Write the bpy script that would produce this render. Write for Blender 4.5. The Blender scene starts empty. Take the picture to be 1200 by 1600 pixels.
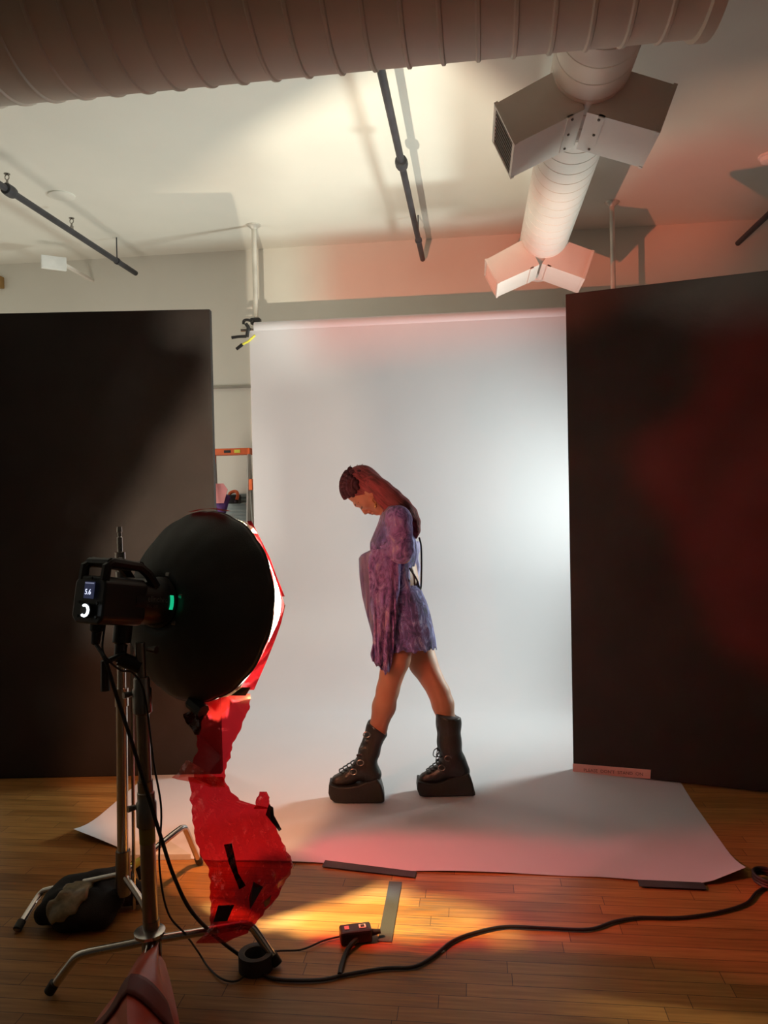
import bpy, math, random
import numpy as np
from math import radians, degrees, sin, cos, tan, pi, sqrt, atan2
from mathutils import Matrix, Vector
random.seed(7); rng = np.random.default_rng(7)
SC = bpy.context.scene; COL = SC.collection

# ------------------------------------------------------------------ camera
PSI, PIT, RHO, CAMH, FPX = radians(6.65), radians(-1.05), radians(1.2), 1.42, 1200.0
R0 = np.array([cos(PSI), sin(PSI), 0]); F0 = np.array([-sin(PSI), cos(PSI), 0]); ZZ = np.array([0, 0, 1.])
Fv = F0 * cos(PIT) + ZZ * sin(PIT); Uv = np.cross(R0, Fv)
Rv, Uv = R0 * cos(RHO) - Uv * sin(RHO), Uv * cos(RHO) + R0 * sin(RHO)
CAM = np.array([0, 0, CAMH])
def ray(u, v): return Fv + Rv * (u - 600) / FPX + Uv * (800 - v) / FPX
def atz(u, v, z=0.0): d = ray(u, v); return CAM + d * ((z - CAMH) / d[2])
def aty(u, v, y): d = ray(u, v); return CAM + d * (y / d[1])
def atd(u, v, dep): d = ray(u, v); return CAM + d * (dep / (d @ F0))
def cw(x, d, z): return R0 * x + F0 * d + ZZ * z

cd = bpy.data.cameras.new('camera'); cam = bpy.data.objects.new('camera', cd); COL.objects.link(cam)
cd.sensor_fit = 'VERTICAL'; cd.sensor_height = 32; cd.sensor_width = 24; cd.lens = 24; cd.clip_start = .02
cam.matrix_world = Matrix(((Rv[0], Uv[0], -Fv[0], CAM[0]), (Rv[1], Uv[1], -Fv[1], CAM[1]), (Rv[2], Uv[2], -Fv[2], CAM[2]), (0, 0, 0, 1)))
SC.camera = cam
SC.view_settings.view_transform = 'Standard'; SC.view_settings.look = 'None'
SC.view_settings.gamma = 1; SC.view_settings.use_curve_mapping = False
SC.view_settings.exposure = 0.0

# ------------------------------------------------------------------ light
W = bpy.data.worlds.new('world'); SC.world = W; W.use_nodes = True
W.node_tree.nodes['Background'].inputs[0].default_value = (1.0, .80, .62, 1)
W.node_tree.nodes['Background'].inputs[1].default_value = 0.018

# frame of the gelled strobe (A = where it points, P = its side that faces us, Q = its up)
AZ = radians(31); TILT = radians(10)
A_H = R0 * sin(AZ) + F0 * cos(AZ); P_H = R0 * cos(AZ) - F0 * sin(AZ)
A_T = A_H * cos(TILT) - ZZ * sin(TILT); Q_T = A_H * sin(TILT) + ZZ * cos(TILT)
DISH = atd(306, 945, 2.45)
BW, BP = .105, .07
BULB = DISH - A_T * BW - P_H * BP
def L(w, p, q): return DISH + A_T * w + P_H * p + Q_T * q

def lamp(name, kind, loc, power, color, **kw):
    d = bpy.data.lights.new(name, kind); d.energy = power; d.color = color
    for k, v in kw.items(): setattr(d, k, v)
    o = bpy.data.objects.new(name, d); COL.objects.link(o); o.location = loc; return o
def aim(o, at):
    o.rotation_euler = (Vector(at) - o.location).to_track_quat('-Z', 'Y').to_euler()
STROBE_W, BACK_W = 400, 520
lamp('strobe_bulb_light', 'POINT', BULB, STROBE_W, (1, .88, .68), shadow_soft_size=.016)
back = lamp('background_strobe_light', 'SPOT', (1.95, 4.95, 1.25), BACK_W, (.90, 1.0, .92), shadow_soft_size=.28, spot_size=radians(120), spot_blend=1.0)
aim(back, (-.6, 4.65, 1.45))
lamp('room_lamp_light', 'POINT', (-2.9, 5.1, 1.5), 42, (1, .93, .80), shadow_soft_size=.5)

# ------------------------------------------------------------------ materials
def nodes(name):
    m = bpy.data.materials.new(name); m.use_nodes = True; nt = m.node_tree
    return m, nt, nt.nodes['Principled BSDF']
def mat(name, col, rough=.6, metal=0., var=.12, scale=8., bump=.0, bscale=60., spec=.5):
    m, nt, b = nodes(name); N = nt.nodes; K = nt.links
    tc = N.new('ShaderNodeTexCoord'); nz = N.new('ShaderNodeTexNoise'); nz.inputs['Scale'].default_value = scale; nz.inputs['Detail'].default_value = 4
    K.new(tc.outputs['Object'], nz.inputs['Vector'])
    rp = N.new('ShaderNodeValToRGB'); rp.color_ramp.elements[0].position = .3; rp.color_ramp.elements[1].position = .7
    rp.color_ramp.elements[0].color = [c * (1 - var) for c in col] + [1]; rp.color_ramp.elements[1].color = [min(1, c * (1 + var)) for c in col] + [1]
    K.new(nz.outputs['Fac'], rp.inputs['Fac']); K.new(rp.outputs['Color'], b.inputs['Base Color'])
    b.inputs['Roughness'].default_value = rough; b.inputs['Metallic'].default_value = metal; b.inputs['Specular IOR Level'].default_value = spec
    if bump:
        n2 = N.new('ShaderNodeTexNoise'); n2.inputs['Scale'].default_value = bscale; n2.inputs['Detail'].default_value = 3; K.new(tc.outputs['Object'], n2.inputs['Vector'])
        bp = N.new('ShaderNodeBump'); bp.inputs['Strength'].default_value = bump; bp.inputs['Distance'].default_value = .004
        K.new(n2.outputs['Fac'], bp.inputs['Height']); K.new(bp.outputs['Normal'], b.inputs['Normal'])
    return m
def emis(name, col, s):
    m, nt, b = nodes(name); b.inputs['Base Color'].default_value = (*col, 1); b.inputs['Emission Color'].default_value = (*col, 1); b.inputs['Emission Strength'].default_value = s; return m
def gel(name, col, gloss=.06, scatter=.12, bump=.5):
    m, nt, b = nodes(name); N = nt.nodes; K = nt.links; N.remove(b); out = N['Material Output']
    tr = N.new('ShaderNodeBsdfTransparent'); tr.inputs[0].default_value = (*col, 1)
    tl = N.new('ShaderNodeBsdfTranslucent'); tl.inputs[0].default_value = (*[c ** .7 for c in col], 1)
    df = N.new('ShaderNodeBsdfDiffuse'); df.inputs[0].default_value = (*[c ** .8 for c in col], 1)
    gl = N.new('ShaderNodeBsdfGlossy'); gl.inputs['Roughness'].default_value = .18
    nz = N.new('ShaderNodeTexNoise'); nz.inputs['Scale'].default_value = 14; nz.inputs['Detail'].default_value = 5
    tc = N.new('ShaderNodeTexCoord'); K.new(tc.outputs['Object'], nz.inputs['Vector'])
    bp = N.new('ShaderNodeBump'); bp.inputs['Strength'].default_value = bump; bp.inputs['Distance'].default_value = .02; K.new(nz.outputs['Fac'], bp.inputs['Height'])
    for q in (tl, df, gl): K.new(bp.outputs['Normal'], q.inputs['Normal'])
    a = N.new('ShaderNodeMixShader'); a.inputs[0].default_value = .5; K.new(tl.outputs[0], a.inputs[1]); K.new(df.outputs[0], a.inputs[2])
    c = N.new('ShaderNodeMixShader'); c.inputs[0].default_value = scatter; K.new(tr.outputs[0], c.inputs[1]); K.new(a.outputs[0], c.inputs[2])
    d = N.new('ShaderNodeMixShader'); d.inputs[0].default_value = gloss; K.new(c.outputs[0], d.inputs[1]); K.new(gl.outputs[0], d.inputs[2])
    K.new(d.outputs[0], out.inputs['Surface']); return m
def cloth(name, stops, scale=14., transl=.0, rough=.85):
    m, nt, b = nodes(name); N = nt.nodes; K = nt.links; out = N['Material Output']
    tc = N.new('ShaderNodeTexCoord'); mp = N.new('ShaderNodeMapping'); mp.inputs['Scale'].default_value = (1, 1, .55); K.new(tc.outputs['Object'], mp.inputs['Vector'])
    nz = N.new('ShaderNodeTexNoise'); nz.inputs['Scale'].default_value = scale; nz.inputs['Detail'].default_value = 6; nz.inputs['Roughness'].default_value = .7; nz.inputs['Distortion'].default_value = 1.2
    K.new(mp.outputs[0], nz.inputs['Vector'])
    rp = N.new('ShaderNodeValToRGB'); e = rp.color_ramp.elements
    while len(e) < len(stops): e.new(.5)
    for i, (p, c) in enumerate(stops): e[i].position = p; e[i].color = (*c, 1)
    K.new(nz.outputs['Fac'], rp.inputs['Fac']); K.new(rp.outputs[0], b.inputs['Base Color']); b.inputs['Roughness'].default_value = rough
    b.inputs['Sheen Weight'].default_value = .3
    bp = N.new('ShaderNodeBump'); bp.inputs['Strength'].default_value = .6; bp.inputs['Distance'].default_value = .01; K.new(nz.outputs['Fac'], bp.inputs['Height']); K.new(bp.outputs[0], b.inputs['Normal'])
    if transl:
        tl = N.new('ShaderNodeBsdfTranslucent'); K.new(rp.outputs[0], tl.inputs[0]); mx = N.new('ShaderNodeMixShader'); mx.inputs[0].default_value = transl
        K.new(b.outputs[0], mx.inputs[1]); K.new(tl.outputs[0], mx.inputs[2]); K.new(mx.outputs[0], out.inputs['Surface'])
    return m
def floor_mat():
    m, nt, b = nodes('maple_plank_floor'); N = nt.nodes; K = nt.links
    def M(op, a, c=None):
        n = N.new('ShaderNodeMath'); n.operation = op
        for i, v in enumerate((a, c)):
            if v is None: continue
            if isinstance(v, (int, float)): n.inputs[i].default_value = v
            else: K.new(v, n.inputs[i])
        return n.outputs[0]
    tc = N.new('ShaderNodeTexCoord'); sp = N.new('ShaderNodeSeparateXYZ'); K.new(tc.outputs['Object'], sp.inputs[0])
    row = M('FLOOR', M('DIVIDE', sp.outputs['Y'], .0585)); wn = N.new('ShaderNodeTexWhiteNoise'); wn.noise_dimensions = '1D'; K.new(row, wn.inputs['W'])
    cb = N.new('ShaderNodeCombineXYZ'); K.new(M('ADD', sp.outputs['X'], M('MULTIPLY', wn.outputs['Value'], 5.)), cb.inputs[0]); K.new(sp.outputs['Y'], cb.inputs[1])
    br = N.new('ShaderNodeTexBrick'); br.inputs['Scale'].default_value = 1; br.inputs['Brick Width'].default_value = .62; br.inputs['Row Height'].default_value = .0585
    br.inputs['Mortar Size'].default_value = .0012; br.inputs['Mortar Smooth'].default_value = .2; br.offset = 0.0
    br.inputs['Color1'].default_value = (.43, .225, .07, 1); br.inputs['Color2'].default_value = (.29, .14, .04, 1); br.inputs['Mortar'].default_value = (.07, .03, .012, 1)
    K.new(cb.outputs[0], br.inputs['Vector'])
    mp = N.new('ShaderNodeMapping'); mp.inputs['Scale'].default_value = (3, 45, 1); K.new(cb.outputs[0], mp.inputs['Vector'])
    g = N.new('ShaderNodeTexNoise'); g.inputs['Scale'].default_value = 1.6; g.inputs['Detail'].default_value = 6; K.new(mp.outputs[0], g.inputs['Vector'])
    rp = N.new('ShaderNodeValToRGB'); rp.color_ramp.elements[0].position = .3; rp.color_ramp.elements[0].color = (.72, .66, .58, 1); rp.color_ramp.elements[1].position = .7; rp.color_ramp.elements[1].color = (1.12, 1.1, 1.05, 1); K.new(g.outputs['Fac'], rp.inputs[0])
    mx = N.new('ShaderNodeMix'); mx.data_type = 'RGBA'; mx.blend_type = 'MULTIPLY'; mx.inputs[0].default_value = 1; K.new(br.outputs['Color'], mx.inputs[6]); K.new(rp.outputs[0], mx.inputs[7])
    # worn grey scuff in the middle of the floor
    s = atz(662, 1455); nd = N.new('ShaderNodeTexNoise'); nd.inputs['Scale'].default_value = 22; nd.inputs['Detail'].default_value = 6; K.new(mp.outputs[0], nd.inputs['Vector']); nd.inputs['Scale'].default_value = 2.4
    dx = M('DIVIDE', M('SUBTRACT', sp.outputs['X'], float(s[0])), .13); dy = M('DIVIDE', M('SUBTRACT', sp.outputs['Y'], float(s[1])), .42)
    rr = M('SQRT', M('ADD', M('MULTIPLY', dx, dx), M('MULTIPLY', dy, dy)))
    k = N.new('ShaderNodeMapRange'); k.inputs[1].default_value = 1.25; k.inputs[2].default_value = .35; k.inputs[3].default_value = 0; k.inputs[4].default_value = 1; K.new(rr, k.inputs[0])
    f = N.new('ShaderNodeMapRange'); f.inputs[1].default_value = .40; f.inputs[2].default_value = .62; K.new(nd.outputs['Fac'], f.inputs[0])
    m2 = N.new('ShaderNodeMix'); m2.data_type = 'RGBA'; K.new(M('MULTIPLY', M('MULTIPLY', k.outputs[0], f.outputs[0]), .85), m2.inputs[0]); K.new(mx.outputs[2], m2.inputs[6]); m2.inputs[7].default_value = (.11, .085, .06, 1)
    K.new(m2.outputs[2], b.inputs['Base Color']); b.inputs['Roughness'].default_value = .38; b.inputs['Specular IOR Level'].default_value = .35
    bp = N.new('ShaderNodeBump'); bp.inputs['Strength'].default_value = .25; bp.inputs['Distance'].default_value = .002; K.new(br.outputs['Fac'], bp.inputs['Height']); bp.invert = True; K.new(bp.outputs[0], b.inputs['Normal'])
    return m
M_wall = mat('white_wall_paint', (.74, .72, .66), .75, var=.03, scale=2, bump=.08, bscale=90)
M_ceil = mat('white_ceiling_paint', (.78, .76, .69), .8, var=.03, scale=1.5, bump=.08, bscale=70)
M_duct = mat('painted_duct', (.74, .68, .62), .5, var=.04, scale=3, bump=.05)
M_bigduct = mat('dull_painted_duct', (.62, .56, .48), .55, var=.05, scale=3, bump=.05)
M_box = mat('painted_sheet_metal', (.76, .71, .65), .45, var=.04, scale=5)
M_darkgrille = mat('dark_grille', (.16, .14, .12), .7)
M_pipe = mat('dark_pipe', (.035, .035, .042), .5, var=.3)
M_pole = mat('pale_pole', (.62, .60, .55), .35, .3)
M_chrome = mat('chrome_steel', (.62, .58, .54), .22, 1., var=.1)
M_olddark = mat('worn_steel', (.30, .28, .26), .33, 1., var=.2)
M_black = mat('black_plastic', (.014, .014, .015), .42)
M_blackcloth = mat('black_fabric', (.008, .008, .009), .85, bump=.4, bscale=300)
M_flat = mat('black_foam_board', (.022, .018, .017), .8, var=.18, scale=3, bump=.1, spec=.25)
M_paper = mat('lavender_grey_paper', (.585, .58, .625), .85, var=.015, scale=2, spec=.15)
M_dish = mat('black_softbox_cloth', (.045, .048, .045), .62, var=.2, bump=.15, bscale=250)
M_dishin = mat('silver_lining', (.42, .41, .38), .6)
M_tape = mat('black_gaffer_tape', (.035, .034, .036), .7, bump=.2, bscale=200)
M_tapeg = mat('grey_gaffer_tape', (.034, .035, .037), .75, bump=.2, bscale=200)
M_red = gel('red_gel', (.86, .035, .040), .05, .16, .6)
M_hang = gel('hanging_red_gel', (.60, .018, .03), .14, .22, 1.0)
M_hangup = gel('bright_hanging_gel', (.62, .018, .028), .025, .14, .0)
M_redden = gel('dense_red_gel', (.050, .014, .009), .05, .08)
M_lowred = gel('lower_red_gel', (.24, .034, .044), .05, .08)
M_pale = gel('added_pale_pink_gel', (.34, .26, .22), .03, .04)  # invented tint, dims the strobe on the backdrop's left
M_pinkgel = gel('added_pink_gel', (.95, .20, .12), .03, .04)  # invented tint for the pinkish light high on the back wall
M_amber = gel('added_amber_gel', (.95, .74, .40), .03, .04)  # invented tint that thins the strobe's pool on the planks
M_veilgel = gel('added_grey_gel', (.55, .49, .45), .03, .04)  # neutral tint added only to dim light toward the left
M_whitecloth = cloth('white_diffuser_cloth', [(.3, (.75, .72, .64)), (.7, (.82, .79, .72))], 20, .5)
M_smoke = gel('added_smoke_gel', (.50, .30, .25), .03, .04)  # tint added to dim light toward the right of the ceiling
M_orange = gel('added_orange_gel', (.23, .10, .055), .04, .05)  # invented tint for the orange light on the paper's left
M_white = mat('white_card', (.8, .8, .78), .7)
M_rubber = mat('black_rubber', (.012, .012, .012), .55)
M_skin = mat('warm_skin', (.44, .22, .14), .55, var=.06, scale=12)
def hair_mat(name, col):
    m, nt, b = nodes(name); N = nt.nodes; K = nt.links; tc = N.new('ShaderNodeTexCoord'); mp = N.new('ShaderNodeMapping'); mp.inputs['Rotation'].default_value = (0, radians(-42), 0)
    m2 = N.new('ShaderNodeMapping'); m2.inputs['Scale'].default_value = (5, 110, 110); K.new(tc.outputs['Object'], mp.inputs[0]); K.new(mp.outputs[0], m2.inputs[0])
    nz = N.new('ShaderNodeTexNoise'); nz.inputs['Scale'].default_value = 1.; nz.inputs['Detail'].default_value = 4; K.new(m2.outputs[0], nz.inputs['Vector'])
    rp = N.new('ShaderNodeValToRGB'); rp.color_ramp.elements[0].position = .35; rp.color_ramp.elements[0].color = [c * .5 for c in col] + [1]; rp.color_ramp.elements[1].position = .65; rp.color_ramp.elements[1].color = [c * 1.35 for c in col] + [1]
    K.new(nz.outputs['Fac'], rp.inputs[0]); K.new(rp.outputs[0], b.inputs['Base Color']); b.inputs['Roughness'].default_value = .75; b.inputs['Specular IOR Level'].default_value = .2
    bp = N.new('ShaderNodeBump'); bp.inputs['Strength'].default_value = .7; bp.inputs['Distance'].default_value = .006; K.new(nz.outputs['Fac'], bp.inputs['Height']); K.new(bp.outputs[0], b.inputs['Normal']); return m
M_hair = hair_mat('auburn_hair_strands', (.150, .029, .034))
M_hairdark = mat('dark_hair', (.03, .012, .014), .5, var=.3, scale=30)
M_boot = mat('black_boot_leather', (.016, .014, .013), .42, bump=.25, bscale=80)
M_sole = mat('black_boot_sole', (.012, .009, .008), .6, bump=.2, bscale=90)
M_orangeplastic = mat('orange_plastic', (.72, .13, .03), .45)
M_yellow = mat('yellow_sticker', (.75, .72, .08), .5)
M_alu = mat('grey_aluminium', (.45, .45, .44), .4, .6)
M_brick = mat('brick_red_vinyl', (.62, .12, .07), .34, var=.12, scale=9, bump=.2, bscale=30)
M_brickdk = mat('dark_red_strap', (.15, .022, .018), .6)
M_sand = mat('tan_sand_window', (.22, .17, .09), .4, var=.35, scale=40, bump=.4)
M_greyslat = mat('grey_slats', (.30, .36, .37), .6)
M_purple = mat('purple_cloth', (.10, .04, .20), .8)
M_pink = mat('pink_card', (.85, .34, .36), .7)
M_gold = mat('gold', (.85, .55, .22), .25, 1.)
DR = [(.36, (.008, .008, .045)), (.44, (.04, .042, .18)), (.50, (.11, .065, .23)), (.56, (.13, .15, .46)), (.64, (.45, .46, .75))]
SL = [(.36, (.03, .018, .09)), (.45, (.15, .10, .36)), (.51, (.32, .19, .56)), (.58, (.40, .34, .75)), (.66, (.75, .65, .85))]
M_dress = cloth('tie_dye_purple', DR, 24); M_sleeve = cloth('tie_dye_pink_purple', SL, 26, .3)
M_veil = cloth('sheer_mauve', [(.3, (.38, .36, .55)), (.5, (.52, .50, .72)), (.7, (.66, .66, .84))], 14, .55)

# ------------------------------------------------------------------ mesh helpers
class MB:
    def __init__(s): s.v = []; s.f = []; s.mi = []
    def add(s, v, f, mi=0):
        n = len(s.v); s.v += [tuple(map(float, p)) for p in v]; s.f += [tuple(i + n for i in q) for q in f]; s.mi += [mi] * len(f); return s
    def box(s, c, dx, dy, dz, ex=(1, 0, 0), ey=(0, 1, 0), ez=(0, 0, 1), mi=0):
        c, ex, ey, ez = map(np.array, (c, ex, ey, ez)); v = [c + ex * dx * i + ey * dy * j + ez * dz * k for i in (-.5, .5) for j in (-.5, .5) for k in (-.5, .5)]
        return s.add(v, [(0, 1, 3, 2), (4, 6, 7, 5), (0, 4, 5, 1), (2, 3, 7, 6), (0, 2, 6, 4), (1, 5, 7, 3)], mi)
    def hexa(s, a, b, mi=0):
        return s.add(list(a) + list(b), [(3, 2, 1, 0), (4, 5, 6, 7), (0, 1, 5, 4), (1, 2, 6, 5), (2, 3, 7, 6), (3, 0, 4, 7)], mi)
    def tube(s, pts, r, n=10, cap=True, mi=0):
        pts = [np.array(p, float) for p in pts]; rs = [r] * len(pts) if np.isscalar(r) else list(r); v = []; f = []
        up = None
        for i, p in enumerate(pts):
            t = pts[min(i + 1, len(pts) - 1)] - pts[max(i - 1, 0)]; t = t / (np.linalg.norm(t) + 1e-12)
            if up is None:
                up = np.cross(t, [0, 0, 1.]) if abs(t[2]) < .9 else np.cross(t, [1., 0, 0])
            up = up - t * (up @ t); up /= np.linalg.norm(up) + 1e-12; w = np.cross(t, up)
            v += [p + rs[i] * (up * cos(2 * pi * k / n) + w * sin(2 * pi * k / n)) for k in range(n)]
        for i in range(len(pts) - 1):
            f += [(i * n + k, i * n + (k + 1) % n, (i + 1) * n + (k + 1) % n, (i + 1) * n + k) for k in range(n)]
        if cap: f += [tuple(range(n))[::-1], tuple(range((len(pts) - 1) * n, len(pts) * n))]
        return s.add(v, f, mi)
    def lathe(s, o, ax, prof, n=32, ref=None, mi=0, cap=True):
        """prof = [(distance along ax, radius)]"""
        o = np.array(o, float); ax = np.array(ax, float); ax /= np.linalg.norm(ax)
        ref = np.array([0, 0, 1.]) if ref is None and abs(ax[2]) < .9 else (np.array([1., 0, 0]) if ref is None else np.array(ref))
        e = np.cross(ax, ref); e /= np.linalg.norm(e); g = np.cross(ax, e); v = []; f = []
        for d, r in prof: v += [o + ax * d + r * (e * cos(2 * pi * k / n) + g * sin(2 * pi * k / n)) for k in range(n)]
        m = len(prof)
        for i in range(m - 1): f += [(i * n + k, i * n + (k + 1) % n, (i + 1) * n + (k + 1) % n, (i + 1) * n + k) for k in range(n)]
        if cap: f += [tuple(range(n))[::-1], tuple(range((m - 1) * n, m * n))]
        return s.add(v, f, mi)
    def grid(s, P, mi=0, close=False):
        P = np.array(P); a, b = P.shape[:2]; v = P.reshape(-1, 3)
        f = [(i * b + j, i * b + (j + 1) % b, (i + 1) * b + (j + 1) % b, (i + 1) * b + j) for i in range(a - 1) for j in range(b if close else b - 1)]
        return s.add(v, f, mi)
    def prism(s, poly, off, mi=0):
        poly = [np.array(p, float) for p in poly]; off = np.array(off); n = len(poly)
        return s.add(poly + [p + off for p in poly], [tuple(range(n))[::-1], tuple(range(n, 2 * n))] + [(i, (i + 1) % n, n + (i + 1) % n, n + i) for i in range(n)], mi)
def spline(pts, n=8):
    P = [np.array(p, float) for p in pts]; P = [2 * P[0] - P[1]] + P + [2 * P[-1] - P[-2]]; out = []
    for i in range(1, len(P) - 2):
        a, b, c, d = P[i - 1:i + 3]
        for k in range(n):
            t = k / n; out.append(.5 * (2 * b + (c - a) * t + (2 * a - 5 * b + 4 * c - d) * t * t + (3 * b - a - 3 * c + d) * t ** 3))
    return out + [P[-2]]
def thing(name, label, cat, loc=(0, 0, 0), group=None, rz=0):
    o = bpy.data.objects.new(name, None); COL.objects.link(o); o.location = tuple(float(c) for c in loc); o.rotation_euler = (0, 0, rz); o.empty_display_size = .05
    return tag(o, label, cat, group)
def tag(o, label, cat, group=None):
    o['label'] = label; o['category'] = cat
    if group: o['group'] = group
    return o
def origin(o):
    p = np.zeros(3)
    while o is not None: p += np.array(o.location); o = o.parent
    return p
def obj(name, mb, m, parent=None, smooth=True, local=False, at=None, label=None, bevel=0, solid=0, angle=40, sub=0):
    """links one mesh; vertices are world coordinates unless local"""
    me = bpy.data.meshes.new(name); v = np.array(mb.v, float); base = np.zeros(3)
    if not local:
        base = origin(parent) if parent is not None else (np.array(at, float) if at is not None else np.zeros(3)); v = v - base
    me.from_pydata([tuple(p) for p in v], [], mb.f); me.validate()
    for k in (m if isinstance(m, (list, tuple)) else [m]): me.materials.append(k)
    if isinstance(m, (list, tuple)) and len(me.polygons) == len(mb.mi): me.polygons.foreach_set('material_index', mb.mi)
    if smooth:
        me.polygons.foreach_set('use_smooth', [True] * len(me.polygons))
        try: me.set_sharp_from_angle(angle=radians(angle))
        except Exception: pass
    o = bpy.data.objects.new(name, me); COL.objects.link(o)
    if parent is not None: o.parent = parent
    elif not local: o.location = tuple(base)
    if label: o['label'] = label
    if bevel: q = o.modifiers.new('bevel', 'BEVEL'); q.width = bevel; q.segments = 2; q.limit_method = 'ANGLE'
    if solid: q = o.modifiers.new('solid', 'SOLIDIFY'); q.thickness = solid; q.offset = 0
    if sub: q = o.modifiers.new('sub', 'SUBSURF'); q.levels = sub; q.render_levels = sub
    return o
def struct(name, mb, m, **k): o = obj(name, mb, m, **k); o['kind'] = 'structure'; return o
def text_mb(body, size, o, ex, ey, depth=.0006):
    cu = bpy.data.curves.new('lettering', 'FONT'); cu.body = body; cu.size = size; cu.extrude = depth; cu.resolution_u = 3
    t = bpy.data.objects.new('lettering', cu); COL.objects.link(t); dg = bpy.context.evaluated_depsgraph_get()
    me = bpy.data.meshes.new_from_object(t.evaluated_get(dg)); ez = np.cross(ex, ey)
    v = [np.array(o) + np.array(ex) * p.co[0] + np.array(ey) * p.co[1] + ez * p.co[2] for p in me.vertices]; f = [tuple(p.vertices) for p in me.polygons]
    bpy.data.objects.remove(t); bpy.data.curves.remove(cu); bpy.data.meshes.remove(me)
    return MB().add(v, f)
# implicit surfaces: smooth unions of tapered capsules and ellipsoids, meshed with surface nets
def _sd(p, pr):
    if pr[0] == 'rc':
        _, a, b, r1, r2, k = pr; a, b = np.array(a, np.float32), np.array(b, np.float32); ab = b - a
        t = np.clip(((p - a) @ ab) / (ab @ ab + 1e-9), 0, 1); return np.linalg.norm(p - (a + t[..., None] * ab), axis=-1) - (r1 + (r2 - r1) * t)
    _, c, r, m, k = pr; q = p - np.array(c, np.float32)
    if m is not None: q = q @ np.array(m, np.float32).T
    r = np.array(r, np.float32); k0 = np.linalg.norm(q / r, axis=-1); k1 = np.linalg.norm(q / r ** 2, axis=-1) + 1e-9; return k0 * (k0 - 1) / k1
def _bb(pr):
    if pr[0] == 'rc':
        a, b, r = np.array(pr[1]), np.array(pr[2]), max(pr[3], pr[4]); return np.minimum(a, b) - r, np.maximum(a, b) + r
    c, r = np.array(pr[1]), np.array(pr[2])
    if pr[3] is not None: r = np.full(3, r.max())
    return c - r, c + r
def sdf_mesh(prims, h, subs=(), cut=None):
    lo = np.min([_bb(p)[0] for p in prims], 0) - .03; hi = np.max([_bb(p)[1] for p in prims], 0) + .03
    n = np.ceil((hi - lo) / h).astype(int) + 1; F = np.full(n, 1., np.float32); ax = [(lo[i] + h * np.arange(n[i])).astype(np.float32) for i in range(3)]
    for sub, lst in ((0, prims), (1, subs)):
        for pr in lst:
            k = pr[-1]; a, b = _bb(pr); mg = k + 3 * h
            i0 = np.clip(np.floor((a - mg - lo) / h).astype(int), 0, n - 1); i1 = np.clip(np.ceil((b + mg - lo) / h).astype(int) + 1, 1, n)
            sl = tuple(slice(i0[i], i1[i]) for i in range(3)); p = np.stack(np.meshgrid(*[ax[i][sl[i]] for i in range(3)], indexing='ij'), -1)
            d = _sd(p, pr); f = F[sl]
            if sub: d = -d; hh = np.clip(.5 - .5 * (d - f) / k, 0, 1); F[sl] = -(-(d * (1 - hh) + f * hh) - 0) + k * hh * (1 - hh)
            else: hh = np.clip(.5 + .5 * (f - d) / k, 0, 1); F[sl] = f * (1 - hh) + d * hh - k * hh * (1 - hh)
    if cut is not None:
        for i in range(n[0]):
            p = np.stack(np.meshgrid(ax[0][i:i + 1], ax[1], ax[2], indexing='ij'), -1); F[i:i + 1] = np.maximum(F[i:i + 1], cut(p))
    S = F < 0; cnt = np.zeros(n - 1, np.int8); acc = np.zeros((*(n - 1), 3), np.float32); ne = np.zeros(n - 1, np.float32)
    for d in range(3):
        oth = [x for x in range(3) if x != d]
        for oa in (0, 1):
            for ob in (0, 1):
                s0 = [None] * 3; s0[oth[0]] = slice(oa, n[oth[0]] - 1 + oa); s0[oth[1]] = slice(ob, n[oth[1]] - 1 + ob); s1 = list(s0); s0[d] = slice(0, n[d] - 1); s1[d] = slice(1, n[d])
                fa, fb = F[tuple(s0)], F[tuple(s1)]; x = (fa < 0) != (fb < 0); t = np.where(x, fa / np.where(x, fa - fb, 1), 0)
                ne += x; acc[..., d] += t; acc[..., oth[0]] += x * oa; acc[..., oth[1]] += x * ob
    act = ne > 0; idx = np.full(n - 1, -1, np.int64); idx[act] = np.arange(act.sum())
    cells = np.argwhere(act); V = lo + h * (cells + acc[act] / ne[act][:, None]); faces = []
    for d in range(3):
        e, g = (d + 1) % 3, (d + 2) % 3; s0 = [slice(None)] * 3; s1 = [slice(None)] * 3; s0[d] = slice(0, n[d] - 1); s1[d] = slice(1, n[d])
        x = S[tuple(s0)] != S[tuple(s1)]; ii = np.argwhere(x); ii = ii[(ii[:, e] > 0) & (ii[:, g] > 0) & (ii[:, e] < n[e] - 1) & (ii[:, g] < n[g] - 1)]
        if not len(ii): continue
        q = []
        for de, dg in ((1, 1), (0, 1), (0, 0), (1, 0)):
            j = ii.copy(); j[:, e] -= de; j[:, g] -= dg; q.append(idx[tuple(j.T)])
        q = np.stack(q, 1); ins = S[tuple(ii.T)]; q[~ins] = q[~ins][:, ::-1]; faces.append(q)
    faces = np.concatenate(faces); mb = MB(); mb.v = [tuple(map(float, p)) for p in V]; mb.f = [tuple(map(int, q)) for q in faces]; mb.mi = [0] * len(mb.f); return mb
def rc(a, b, r1, r2=None, k=.02): return ('rc', a, b, r1, r1 if r2 is None else r2, k)
def el(c, r, m=None, k=.02): return ('el', c, r, m, k)

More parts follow.
